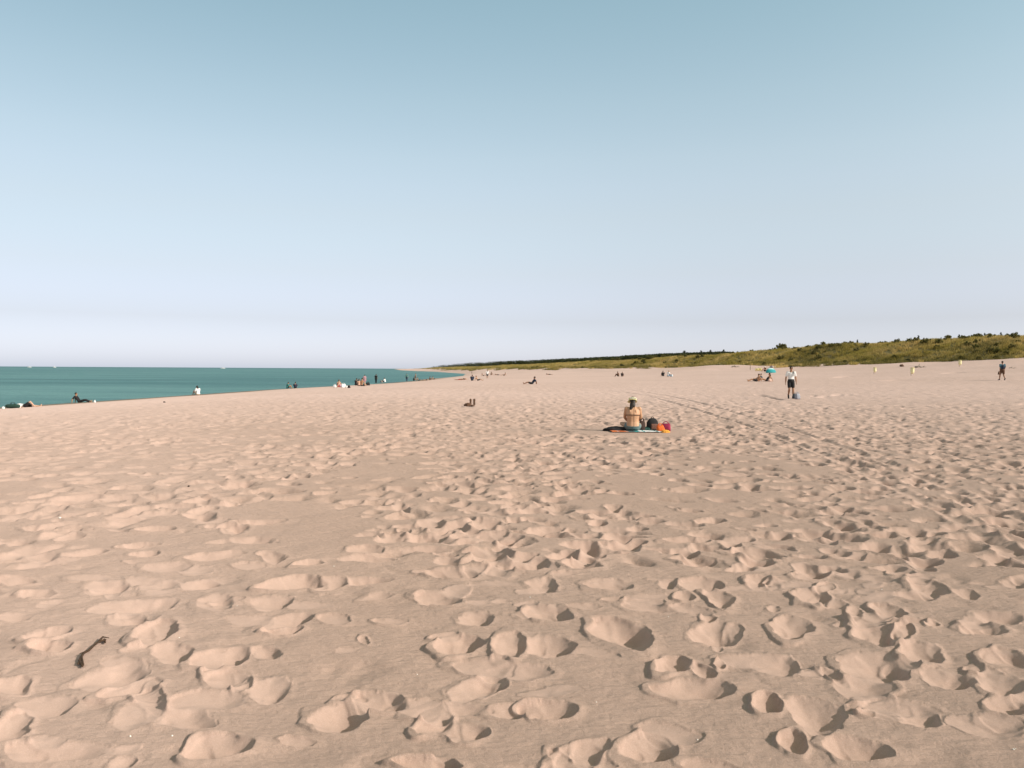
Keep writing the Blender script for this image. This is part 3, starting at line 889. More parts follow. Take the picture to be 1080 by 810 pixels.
# ------------------------------------------------------------------ people
def V3(*a): return Vector(a)
def mirror(v): return V3(v[0], -v[1], v[2])
def pose(kind, **o):
    """joints in metres for a 1.75 m adult facing +X, left side +Y"""
    P = {}
    def sym(sh, el, wr, hip, kn, an, toe):
        for n_, v in zip(('sh', 'el', 'wr', 'hip', 'kn', 'an', 'toe'), (sh, el, wr, hip, kn, an, toe)):
            P[n_ + 'L'] = V3(*v); P[n_ + 'R'] = mirror(v)
    if kind in ('stand', 'walk'):
        P.update(pel=V3(0, 0, .94), che=V3(-.01, 0, 1.27), neck=V3(0, 0, 1.47), head=V3(.025, 0, 1.635), face=V3(1, 0, -.05), up=V3(0, 0, 1))
        sym((0, .19, 1.42), (-.03, .25, 1.14), (.03, .27, .89), (0, .09, .92), (.02, .10, .49), (-.01, .10, .08), (.15, .12, .03))
        if kind == 'walk':
            P['knL'] = V3(.20, .10, .51); P['anL'] = V3(.30, .10, .10); P['toeL'] = V3(.46, .11, .06)
            P['knR'] = V3(-.02, -.10, .49); P['anR'] = V3(-.30, -.10, .16); P['toeR'] = V3(-.18, -.11, .03)
            P['elR'] = V3(.05, -.25, 1.15); P['wrR'] = V3(.22, -.24, .95); P['elL'] = V3(-.12, .24, 1.15); P['wrL'] = V3(-.13, .26, .90)
    elif kind == 'sit':
        P.update(pel=V3(0, 0, .13), che=V3(.02, 0, .45), neck=V3(.09, 0, .63), head=V3(.15, 0, .78), face=V3(1, 0, -.15), up=V3(.1, 0, 1))
        sym((.06, .18, .58), (.18, .25, .33), (.40, .14, .36), (.02, .09, .12), (.42, .13, .44), (.60, .11, .08), (.75, .12, .04))
    elif kind == 'cross':
        P.update(pel=V3(0, 0, .13), che=V3(.0, 0, .46), neck=V3(.04, 0, .66), head=V3(.085, 0, .815), face=V3(1, .15, -.25), up=V3(.2, 0, 1))
        sym((.02, .185, .60), (.08, .27, .35), (.30, .24, .20), (.03, .10, .12), (.36, .30, .17), (.30, -.02, .07), (.38, -.12, .05))
        P['anR'] = V3(.42, .04, .07); P['toeR'] = V3(.50, .14, .05)
    elif kind == 'recline':
        P.update(pel=V3(0, 0, .11), che=V3(-.20, 0, .37), neck=V3(-.29, 0, .53), head=V3(-.27, 0, .69), face=V3(1, 0, -.05), up=V3(-.1, 0, 1))
        sym((-.28, .18, .49), (-.44, .25, .27), (-.46, .27, .06), (.02, .09, .11), (.42, .11, .24), (.82, .11, .07), (.88, .14, .20))
    elif kind == 'supine':
        P.update(pel=V3(0, 0, .12), che=V3(-.33, 0, .14), neck=V3(-.53, 0, .13), head=V3(-.69, 0, .13), face=V3(.1, .1, 1), up=V3(-1, 0, .1))
        sym((-.48, .19, .12), (-.28, .30, .08), (-.05, .32, .06), (.02, .09, .11), (.36, .12, .38), (.62, .12, .08), (.76, .13, .05))
        P['knL'] = V3(.44, .12, .13); P['anL'] = V3(.86, .13, .07); P['toeL'] = V3(.90, .16, .20)
    elif kind == 'prone':
        P.update(pel=V3(0, 0, .12), che=V3(-.32, 0, .14), neck=V3(-.52, 0, .17), head=V3(-.68, 0, .22), face=V3(-1, .2, -.2), up=V3(-.1, 0, 1))
        sym((-.48, .19, .13), (-.70, .25, .06), (-.78, .04, .06), (.02, .09, .11), (.44, .10, .08), (.86, .11, .08), (1.0, .13, .04))
    elif kind == 'bend':
        P.update(pel=V3(0, 0, .90), che=V3(.30, 0, 1.04), neck=V3(.47, 0, 1.03), head=V3(.60, 0, .94), face=V3(.5, 0, -1), up=V3(1, 0, .3))
        sym((.42, .18, 1.0), (.45, .22, .74), (.50, .18, .50), (0, .09, .88), (.05, .10, .48), (-.03, .11, .08), (.12, .12, .03))
    for k_, v in o.items(): P[k_] = V3(*v)
    return P

def torso(P, inf=0., lo=0., hi=1.0, fat=1.0):
    pel, che, nk = P['pel'], P['che'], P['neck']
    lh = (P['hipL'] - P['hipR']).normalized(); ls = (P['shL'] - P['shR']).normalized()
    upb = (che - pel).normalized()
    pts = [(-.22, pel - upb * .085, .115, .085, lh), (0., pel, .168, .118, lh), (.28, pel.lerp(che, .38), .140, .098, lh), (.45, pel.lerp(che, .6), .138, .100, ls),
           (.7, che, .160, .116, ls), (.88, che.lerp(nk, .52), .162, .098, ls), (.96, che.lerp(nk, .8), .115, .078, ls), (1.0, nk, .062, .060, ls)]
    st = []
    for i, (t, c, a, b, l) in enumerate(pts):
        if t < lo - 1e-6 or t > hi + 1e-6: continue
        c0 = pts[max(0, i - 1)][1]; c1 = pts[min(len(pts) - 1, i + 1)][1]
        d = (c1 - c0).normalized(); l2 = (l - d * l.dot(d)).normalized(); dp = d.cross(l2)
        st.append((c, l2 * (a * fat + inf), dp * (b * fat + inf)))
    return st

def add_hand(bm, wr, d, side, curl=.4, r=.0095):
    d = d.normalized()
    lat = V3(0, 0, 1).cross(d)
    if lat.length < .2: lat = V3(1, 0, 0)
    lat.normalize(); nrm = d.cross(lat).normalized()
    pe = wr + d * .085
    add_caps(bm, wr + d * .01, pe - d * .01, .030, .036, 10, .5, lat)
    for k, (o, L) in enumerate(((-.030, .062), (-.010, .074), (.010, .070), (.029, .054))):
        a = wr + d * .06 + lat * o * .8; b = pe + d * L * .45 + lat * o * 1.15; c = b + (d * (1 - curl) - nrm * curl).normalized() * L * .55
        add_caps(bm, a, b, r, r * .95, 8); add_caps(bm, b, c, r * .95, r * .8, 8)
    s = -1 if side > 0 else 1
    a = wr + d * .025 + lat * .022 * s; b = a + (d * .6 + lat * s * .8).normalized() * .042; c = b + (d * .95 + lat * s * .25).normalized() * .032
    add_caps(bm, a, b, r * 1.25, r * 1.1, 8); add_caps(bm, b, c, r * 1.1, r * .9, 8)

def head_frame(P):
    f = P['face'].normalized(); u = P['up'] - f * P['up'].dot(f); u.normalize(); l = u.cross(f).normalized()
    return f, l, u, Matrix((f, l, u)).transposed()

def body_bm(P, fat=1.0):
    bm = bmesh.new()
    add_loft(bm, torso(P, 0, -1, 1, fat), 20)
    ub = (P['neck'] - P['che']).normalized(); ls_ = (P['shL'] - P['shR']).normalized(); dpv = ub.cross(ls_)
    if dpv.dot(P['face']) > 0: dpv = -dpv
    for s in (1, -1):
        add_ell(bm, P['che'] + ub * .05 + ls_ * s * .078 + dpv * .088, .040, .040, .065, None, 2)
    f, l, u, Rm = head_frame(P)
    h = P['head']
    add_caps(bm, P['neck'] - (h - P['neck']) * .15, h - u * .05 - f * .01, .060, .052, 12)
    add_ell(bm, h + u * .015, .092, .076, .108, Rm, 3)
    add_ell(bm, h + f * .035 - u * .055, .055, .052, .055, Rm, 3)
    add_caps(bm, h + f * .085 + u * .012, h + f * .104 - u * .022, .009, .015, 8)
    for s in (1, -1):
        add_ell(bm, h + l * s * .078 - u * .005 - f * .005, .018, .010, .030, Rm, 2)
        add_ell(bm, h + f * .072 + l * s * .034 + u * .022, .022, .024, .010, Rm, 2)      # brow
    add_caps(bm, h + f * .082 - u * .052 + l * .018, h + f * .082 - u * .052 - l * .018, .009, .009, 8)
    for s, q in ((1, 'L'), (-1, 'R')):
        sh, el, wr = P['sh' + q], P['el' + q], P['wr' + q]
        add_caps(bm, P['che'].lerp(P['neck'], .55), sh, .075, .056, 12)
        add_caps(bm, sh, el, .052 * fat, .040, 12); add_caps(bm, el, el.lerp(wr, .4), .040, .040, 12); add_caps(bm, el.lerp(wr, .4), wr, .040, .026, 12)
        hd = P.get('hd' + q) or (wr - el)
        add_hand(bm, wr, hd, s)
        hp, kn, an, toe = P['hip' + q], P['kn' + q], P['an' + q], P['toe' + q]
        add_caps(bm, hp, kn, .088 * fat, .056, 14); add_caps(bm, kn, kn.lerp(an, .35), .054, .057, 12); add_caps(bm, kn.lerp(an, .35), an, .057, .034, 12)
        fd = (toe - an); heel = an - fd.normalized() * .035 - V3(0, 0, .03 if an.z > .07 else 0)
        add_caps(bm, heel, toe, .036, .034, 10, .8); add_caps(bm, an, heel.lerp(toe, .45), .035, .034, 10)
        fn = fd.normalized(); sd = V3(-fn.y, fn.x, 0)
        if sd.length < .2: sd = V3(0, 1, 0)
        for k in range(5):
            o = (k - 2) * .015
            add_caps(bm, toe + sd * o, toe + sd * o + fn * (.034 - .004 * abs(k - (1 if s > 0 else 3))), .012, .009, 6)
    return bm

def cloth(P, kind, inf, fat=1.0):
    bm = bmesh.new()
    if kind == 'shirt':
        add_loft(bm, torso(P, inf, -.01, .97, fat), 20)
        for q in 'LR':
            add_caps(bm, P['che'].lerp(P['neck'], .5), P['sh' + q], .08, .058 + inf, 12)
            add_caps(bm, P['sh' + q], P['sh' + q].lerp(P['el' + q], .62), .055 + inf, .052 + inf, 12)
    elif kind == 'shorts':
        add_loft(bm, torso(P, inf, -1, .3, fat), 20)
        for q in 'LR': add_caps(bm, P['hip' + q], P['hip' + q].lerp(P['kn' + q], .68), .090 * fat + inf, .078 + inf, 14)
    elif kind == 'trousers':
        add_loft(bm, torso(P, inf, -1, .3, fat), 20)
        for q in 'LR':
            add_caps(bm, P['hip' + q], P['kn' + q], .090 * fat + inf, .06 + inf, 14); add_caps(bm, P['kn' + q], P['kn' + q].lerp(P['an' + q], .9), .06 + inf, .045 + inf, 12)
    elif kind == 'swim_trunks' or kind == 'bikini_bottom':
        add_loft(bm, torso(P, inf, -1, .05, fat), 20)
        for q in 'LR': add_caps(bm, P['hip' + q], P['hip' + q].lerp(P['kn' + q], .18 if kind == 'bikini_bottom' else .4), .088 * fat + inf, .084 + inf, 14)
    elif kind == 'swimsuit':
        add_loft(bm, torso(P, inf, -1, .74, fat), 20)
        for q in 'LR': add_caps(bm, P['hip' + q], P['hip' + q].lerp(P['kn' + q], .15), .088 * fat + inf, .086 + inf, 14)
    return bm

def person(label, P, skin, hair, clothes, loc, rz, sc=1.0, vox=.011, hairstyle='short', shoes=None, group=None, fat=1.0, cat="person"):
    me = remesh(body_bm(P, fat), "person", vox, 2)
    body = link("person", me, None, [skin, M("eye_dark", (.03, .02, .015)), M("lip", (.35, .14, .11))])
    f, l, u, Rm = head_frame(P); h = P['head']
    n_ = len(me.polygons); cen = np.empty(n_ * 3, dtype=np.float32); me.polygons.foreach_get("center", cen); cen = cen.reshape(-1, 3)
    mi = np.zeros(n_, dtype=np.int32)
    for s in (1, -1):
        e = np.array(h + f * .088 + l * s * .031 + u * .006)
        mi[(((cen - e) ** 2).sum(1) < .012 ** 2)] = 1
    e = np.array(h + f * .092 - u * .052); mi[(((cen - e) ** 2).sum(1) < .017 ** 2)] = 2
    me.polygons.foreach_set("material_index", mi)
    if hair is not None:
        bm = bmesh.new()
        add_ell(bm, h + u * .036 - f * .014, .098, .086, .100, Rm, 3)
        if hairstyle != 'short':
            add_caps(bm, h - f * .05 + u * .02, P['neck'] - f * .075 + u * .02, .075, .055, 12, .6, l)
        if hairstyle == 'long':
            add_caps(bm, P['neck'] - f * .07 + u * .05 + l * .03, P['neck'] - f * .08 + l * .075 - u * .10, .072, .035, 12, .6, l)
        if hairstyle == 'bun': add_ell(bm, h - f * .10 + u * .06, .05, .05, .05, Rm, 2)
        link("hair", remesh(bm, "hair", .012, 2), body, [hair])
    for kind, m, inf in clothes:
        link({'shirt': 't_shirt'}.get(kind, kind), remesh(cloth(P, kind, inf, fat), kind, .013, 3), body, [m])
    if shoes is not None:
        for q in 'LR':
            bm = bmesh.new(); an, toe = P['an' + q], P['toe' + q]; fd = (toe - an).normalized()
            a = an - fd * .03 - V3(0, 0, .035)
            add_caps(bm, a, toe + fd * .03, .047, .043, 12, .85); add_caps(bm, an + V3(0, 0, .02), a.lerp(toe, .3), .046, .046, 12)
            link("shoe", remesh(bm, "shoe", .012, 2), body, [shoes])
    body.location = loc; body.rotation_euler = (0, 0, rz); body.scale = (sc, sc, sc)
    return props(body, label, cat, group)

SKIN_L = M("skin_light", (.56, .34, .24), var=.06, scale=8, rough=.5)
SKIN_T = M("skin_tanned", (.42, .22, .12), var=.06, scale=8, rough=.5)
SKIN_D = M("skin_brown", (.26, .13, .075), var=.06, scale=8, rough=.5)
HAIR_D = M("hair_dark", (.022, .014, .010), rough=.55, scale=60)
HAIR_B = M("hair_brown", (.07, .04, .022), rough=.55, scale=60)
HAIR_Y = M("hair_blond", (.34, .23, .11), rough=.55, scale=60)
C_WHITE = M("cotton_white", (.80, .79, .77), var=.04, rough=.9)
C_BLACK = M("cloth_black", (.022, .021, .022), rough=.9)
C_NAVY = M("cloth_navy", (.03, .04, .07), rough=.9)
C_GREY = M("cloth_grey", (.20, .21, .22), rough=.9)
C_TEAL = M("cloth_teal", (.05, .22, .20), rough=.9)
C_RED = M("cloth_red", (.38, .05, .05), rough=.9)
C_PINK = M("cloth_pink", (.50, .28, .33), rough=.9)
C_BLUE = M("cloth_blue", (.07, .17, .28), rough=.9)
C_BROWN = M("cloth_brown", (.12, .065, .04), rough=.9)
C_GREEN = M("cloth_green", (.025, .06, .045), rough=.9)

# ------------------------------------------------------------------ the sunbather in the middle
def xyz(px, py): return hit(px, py)
wz = gz(WX, WY) + .0
def on(dx, dy): return (WX + dx, WY + dy, gz(WX + dx, WY + dy))

def towel_mesh(L, W, seedv, t=.008, nx=60, ny=30, amp=.012):
    x = np.linspace(-L / 2, L / 2, nx); y = np.linspace(-W / 2, W / 2, ny)
    gx_, gy_ = np.meshgrid(x, y)
    z = amp * fbm(gx_ * 5 + seedv, gy_ * 6, seedv, 3) + t + .02
    gx2 = gx_ + .02 * fbm(gy_ * 3 + seedv, gx_ * 0 + 3.3, seedv + 5, 2); gy2 = gy_ + .03 * fbm(gx_ * 2.4 + 9, gy_ * 0 + seedv, seedv + 8, 2)
    top = np.stack([gx2.ravel(), gy2.ravel(), z.ravel()], 1); bot = top - np.array([0, 0, t])
    n_ = nx * ny; q = []
    for r_ in range(ny - 1):
        a = r_ * nx + np.arange(nx - 1)
        q.append(np.stack([a, a + 1, a + nx + 1, a + nx], 1)); q.append(np.stack([a, a + nx, a + nx + 1, a + 1], 1) + n_)
    def side(ix):
        ix = np.array(ix); return np.stack([ix[:-1], ix[:-1] + n_, ix[1:] + n_, ix[1:]], 1)
    q += [side(range(nx)), side([nx * k + nx - 1 for k in range(ny)]), side(list(range(n_ - 1, n_ - nx - 1, -1))), side([nx * k for k in range(ny - 1, -1, -1)])]
    return np_mesh("towel", np.concatenate([top, bot]), q)

def stripe_mat(name, stops, L):
    """stops: (position along the towel 0..1, colour) held flat until the next"""
    m, nt, b = new_mat(name)
    tc = N(nt, "ShaderNodeTexCoord").outputs['Object']
    sp = N(nt, "ShaderNodeSeparateXYZ"); nt.links.new(tc, sp.inputs[0])
    f = rng_map(nt, sp.outputs[0], -L / 2, L / 2, 0, 1)
    rp = N(nt, "ShaderNodeValToRGB"); rp.color_ramp.interpolation = 'CONSTANT'
    e = rp.color_ramp.elements; e.remove(e[-1]); e[0].position = stops[0][0]; e[0].color = stops[0][1] + (1,)
    for p_, c_ in stops[1:]:
        q = e.new(p_); q.color = c_ + (1,)
    nt.links.new(f, rp.inputs[0]); nt.links.new(rp.outputs[0], b.inputs['Base Color']); b.inputs['Roughness'].default_value = .95
    return m
GT = (.12, .17, .17); OR = (.62, .16, .05); WH = (.74, .76, .76); TL = (.06, .30, .30); PK = (.60, .30, .22)
tw = link("beach_towel", towel_mesh(1.35, .70, 3), None, [stripe_mat("towel_stripes", [(0, OR), (.10, PK), (.14, OR), (.26, PK), (.31, GT), (.44, TL), (.52, WH), (.60, TL), (.63, WH), (.84, TL), (.88, WH)], 1.35)])
tw.location = on(.08, .12); tw.rotation_euler = (0, 0, R(2))
props(tw, "orange, white and teal striped towel spread under the woman in the sun visor", "beach towel")

Pw = pose('cross', elL=(.12, .225, .37), wrL=(.33, .14, .24), elR=(.12, -.225, .37), wrR=(.33, -.14, .24), shL=(.02, .175, .61), shR=(.02, -.175, .61), head=(.085, .012, .805))
BIK = M("bikini_dark", (.035, .02, .018), rough=.8)
wom = person("woman in a bikini and pale yellow sun visor sitting on a striped towel, back turned", Pw, M("skin_golden", (.56, .32, .19), var=.05, scale=8, rough=.5),  # one even warm skin tone over the whole body
             HAIR_D, [('bikini_bottom', M("wrap_grey", (.15, .21, .21), rough=.9), .022)], (WX, WY + .10, gz(WX, WY + .1) + .02), R(82), .94, .0085, 'long', None, None, 1.18)
for v in wom.data.vertices:        # the hollow along the spine
    if v.co.x < -.02 and .12 < v.co.z < .62: v.co.x += .008 * math.exp(-(v.co.y / .024) ** 2)
# bikini top: a back band, two neck ties and two cups
def section_loop(P, t, inf, n=48, fat=1.18):
    st = torso(P, 0, -1, 1, fat)
    k = {.45: 3, .7: 4}[t]; c, a, b = st[k]
    a = a * (1 + inf / a.length); b = b * (1 + inf / b.length)
    return [c + a * math.cos(2 * math.pi * i / n) + b * math.sin(2 * math.pi * i / n) for i in range(n)]
def tube(bm, pts, r, closed=False, seg=6):
    for i in range(len(pts) - (0 if closed else 1)): add_caps(bm, pts[i], pts[(i + 1) % len(pts)], r, r, seg)
bm = bmesh.new()
lp = section_loop(Pw, .7, .004); lo_ = V3(0, 0, -.03)
tube(bm, [p + lo_ for p in lp], .009, True)
for s in (1, -1):
    tube(bm, [V3(-.105, s * .045, .44), V3(-.095, s * .05, .55), V3(-.04, s * .045, .665)], .006)
    add_ell(bm, V3(.10, s * .075, .44), .045, .065, .06)
link("bikini_top", remesh(bm, "bikini_top", .006, 1), wom, [BIK])
# visor
bm = bmesh.new(); f, l, u, Rm = head_frame(Pw); hc = Pw['head'] + u * .035 - f * .015
n = 32
for ring in range(2): pass
rows = []
for (rr, up_) in ((.105, -.012), (.112, .052), (.101, .055), (.094, -.010)):
    rows.append([bm.verts.new(hc + f * rr * 1.12 * math.cos(2 * math.pi * i / n) + l * rr * math.sin(2 * math.pi * i / n) + u * up_) for i in range(n)])
for a_ in range(4):
    for i in range(n): bm.faces.new((rows[a_][i], rows[a_][(i + 1) % n], rows[(a_ + 1) % 4][(i + 1) % n], rows[(a_ + 1) % 4][i]))
brim = []
for k in range(25):
    a = -R(100) + R(200) * k / 24; ext = .105 * math.cos(a * .9) ** 1 if abs(a) < R(100) else 0
    ext = max(.004, .075 * math.cos(a * .88))
    d = f * 1.12 * math.cos(a) + l * math.sin(a)
    p0 = hc + d * .107; p1 = hc + d * (.107 + ext) - u * (.02 + .02 * math.cos(a))
    brim.append((bm.verts.new(p0), bm.verts.new(p1), bm.verts.new(p1 - u * .006), bm.verts.new(p0 - u * .008)))
for k in range(24):
    for j in range(4): bm.faces.new((brim[k][j], brim[k + 1][j], brim[k + 1][(j + 1) % 4], brim[k][(j + 1) % 4]))
vz = link("sun_visor", bm_mesh(bm, "sun_visor"), wom, [M("visor_straw", (.78, .76, .40), var=.06, rough=.9)])
bm = bmesh.new()
add_caps(bm, hc - f * .112 + u * .035 + l * .075, hc - f * .112 + u * .035 - l * .075, .028, .028, 10, .35)
bow = link("visor_bow", remesh(bm, "visor_bow", .006, 1), vz, [M("bow_white", (.82, .81, .74), var=.03)])

# dark clothes left of her, folded on the towel
def heap(name, label, cat, loc, rx, ry, rz_, mat, seedv, fold=.22, yaw=0.):
    """a crumpled cloth lying in folds"""
    bm = bmesh.new(); bmesh.ops.create_icosphere(bm, subdivisions=4, radius=1)
    for v in bm.verts:
        a = v.co.copy(); nn_ = float(fbm(a.x * 2.3 + seedv, a.y * 2.3 + a.z * 1.7, seedv, 3)); rg = abs(float(fbm(a.x * 3.1 - seedv, a.y * 4.1, seedv + 9, 2)))
        a *= 1 + fold * nn_ + fold * .8 * (rg - .3)
        a.z = max(a.z, -.25)
        v.co = V3(a.x * rx, a.y * ry, (a.z + .25) * rz_)
    o = link(name, bm_mesh(bm, name), None, [mat]); o.location = loc; o.rotation_euler = (0, 0, yaw)
    return props(o, label, cat)
heap("folded_clothes", "crumpled black clothes at the left end of the striped towel", "clothes", on(-.43, .25), .30, .16, .10, C_BLACK, 4)
heap("folded_clothes", "dark green cloth lying low between the woman and the black backpack", "clothes", on(.40, .28), .13, .12, .09, M("cloth_deep_green", (.02, .07, .06)), 6)

def tote(label, loc, w_, d_, h_, mat, yaw=0, handles=True, name="tote_bag", cat="bag", lean=0.0):
    t = thing(name, label, cat, loc, yaw)
    bm = bmesh.new(); n_ = 20; rings = []
    for k, (zz, sx_, sy_) in enumerate([(0, .80, .85), (.04, .96, 1.0), (.3, 1.03, 1.06), (.6, .98, .9), (.85, .90, .62), (1.0, .84, .42)]):
        ring = []
        for i in range(n_):
            a = 2 * math.pi * i / n_; c_, s_ = math.cos(a), math.sin(a)
            ex = abs(c_) ** .6 * (1 if c_ > 0 else -1); ey = abs(s_) ** .6 * (1 if s_ > 0 else -1)
            wob = 1 + .05 * math.sin(3 * a + zz * 7 + w_ * 30)
            ring.append(bm.verts.new((ex * w_ / 2 * sx_ * wob + lean * zz * h_, ey * d_ / 2 * sy_ * wob, zz * h_)))
        rings.append(ring)
    for k in range(len(rings) - 1):
        for i in range(n_): bm.faces.new((rings[k][i], rings[k][(i + 1) % n_], rings[k + 1][(i + 1) % n_], rings[k + 1][i]))
    bm.faces.new(rings[0][::-1]); bm.faces.new(rings[-1])
    link("bag_body", bm_mesh(bm, "bag_body"), t, [mat])
    if handles:
        for s in (1, -1):
            bm = bmesh.new()
            pts_ = [V3(math.cos(a) * w_ * .26 + lean * h_, s * d_ * .16, h_ * .97 + math.sin(a) * h_ * .30) for a in [math.pi * k / 10 for k in range(11)]]
            tube(bm, pts_, .009)
            link("handle", bm_mesh(bm, "handle"), t, [mat])
    return t
tote("tall dark brown bag standing right beside the woman in the visor", on(.265, .22), .15, .14, .27, M("bag_brown", (.05, .028, .022)), .2)
# backpack
t = thing("backpack", "black backpack with brown front pocket behind the orange bag", "backpack", on(.56, .32), R(10))
bm = bmesh.new()
add_loft(bm, [((0, 0, .0), (.12, 0, 0), (0, .07, 0)), ((0, 0, .03), (.15, 0, 0), (0, .095, 0)), ((0, 0, .16), (.155, 0, 0), (0, .10, 0)), ((0, .01, .26), (.135, 0, 0), (0, .085, 0)),
              ((0, .02, .32), (.09, 0, 0), (0, .055, 0)), ((0, .025, .34), (.04, 0, 0), (0, .02, 0))], 20)
link("pack_body", bm_mesh(bm, "pack_body"), t, [C_BLACK])
bm = bmesh.new(); add_box(bm, (.01, -.095, .12), (.19, .07, .15), None, .025); link("front_pocket", bm_mesh(bm, "front_pocket"), t, [M("pocket_brown", (.17, .08, .055))])
for s in (1, -1):
    bm = bmesh.new(); tube(bm, [V3(s * .07, .08, .29), V3(s * .10, .15, .22), V3(s * .11, .14, .10), V3(s * .09, .08, .04)], .014); link("shoulder_strap", bm_mesh(bm, "shoulder_strap"), t, [C_BLACK])
bm = bmesh.new(); tube(bm, [V3(-.04, .03, .33), V3(-.02, .03, .37), V3(.02, .03, .37), V3(.04, .03, .33)], .008); link("grab_handle", bm_mesh(bm, "grab_handle"), t, [C_BLACK])
tote("bright orange beach bag slumped in front of the black backpack", on(.72, .02), .20, .15, .17, M("bag_orange", (.72, .15, .03)), .1, True, lean=-.15)
heap("rolled_towel", "yellow orange cloth spilling onto the sand below the orange bag", "cloth", on(.80, -.16), .12, .10, .06, M("cloth_amber", (.80, .36, .06)), 12)
tote("round magenta and maroon bag at the right end of the group", on(.90, .30), .25, .18, .20, M("bag_magenta", (.30, .025, .07)), -.3, True)

# ------------------------------------------------------------------ the walking man in white
mx, my, mz = xyz(834, 420.3)
Pm = pose('walk', elL=(-.02, .25, 1.15), wrL=(.02, .27, .90), elR=(-.03, -.26, 1.14), wrR=(.0, -.28, .88), knL=(.10, .10, .50), anL=(.08, .11, .10), toeL=(.24, .12, .04),
          knR=(.10, -.10, .51), anR=(-.14, -.10, .19), toeR=(-.03, -.11, .05))
man = person("man in a white t-shirt and black shorts walking towards the camera across the sand", Pm, M("skin_dark_tan", (.33, .17, .095), var=.06, scale=8, rough=.5), HAIR_D,
             [('shirt', C_WHITE, .012), ('shorts', C_BLACK, .014)], (mx, my, mz), R(-100), 1.0, .0095, 'short', C_BLACK)
bm = bmesh.new()
tube(bm, [V3(.13, .09, 1.22), V3(.13, .10, 1.36), V3(.06, .11, 1.47), V3(-.06, .11, 1.47), V3(-.13, .10, 1.34), V3(-.15, .10, 1.2)], .02)
link("shoulder_strap", remesh(bm, "shoulder_strap", .009, 1), man, [C_BLACK])
f, l, u, Rm = head_frame(Pm); hh_ = Pm['head']; bm = bmesh.new()
for s in (1, -1):
    add_ell(bm, hh_ + f * .094 + l * s * .032 + u * .008, .010, .028, .020, Rm, 2)
    add_caps(bm, hh_ + f * .09 + l * s * .058 + u * .012, hh_ - f * .01 + l * s * .082 + u * .010, .006, .006, 6)
add_caps(bm, hh_ + f * .098 + l * .012 + u * .012, hh_ + f * .098 - l * .012 + u * .012, .006, .006, 6)
link("sunglasses", remesh(bm, "sunglasses", .006, 1), man, [C_BLACK])
x, y, z = xyz(841, 421)
tote("pale grey blue beach bag on the sand beside the man in white", (x, y, z), .27, .22, .30, M("bag_greyblue", (.30, .31, .35)), .4, True)
x, y, z = xyz(838.3, 420.5)
tote("low dark bag between the man in white and the grey blue bag", (x, y + .1, z), .26, .2, .26, M("bag_slate", (.07, .08, .09)), 1.0, True)

# ------------------------------------------------------------------ the walker in blue on the right
bx_, by_, bz_ = xyz(1057, 401.2)
Pb = pose('walk')
wb = person("walker in a teal blue shirt heading away below the dunes at the far right", Pb, SKIN_D, HAIR_D, [('shirt', M("shirt_teal_blue", (.055, .14, .19), rough=.9), .018), ('shorts', C_BROWN, .02)],
            (bx_, by_, bz_), R(80), 1.0, .011, 'short', C_BLACK)
t = thing("backpack", "dark navy backpack on the shoulders of the walker in blue", "backpack", (bx_ - .04, by_ - .17, bz_ + 1.05), R(-10))
bm = bmesh.new()
add_loft(bm, [((0, 0, 0), (.10, 0, 0), (0, .05, 0)), ((0, 0, .04), (.125, 0, 0), (0, .075, 0)), ((0, 0, .22), (.125, 0, 0), (0, .08, 0)), ((0, .01, .34), (.09, 0, 0), (0, .05, 0))], 16)
link("pack_body", bm_mesh(bm, "pack_body"), t, [M("pack_navy", (.02, .035, .06))])
bm = bmesh.new(); add_box(bm, (0, -.08, .12), (.15, .04, .12), None, .015); link("front_pocket", bm_mesh(bm, "front_pocket"), t, [C_NAVY])
tote("dark bag carried in the left hand of the walker in blue", (bx_ - .36, by_ - .1, bz_ + .52), .18, .16, .26, C_BROWN, .2, True)

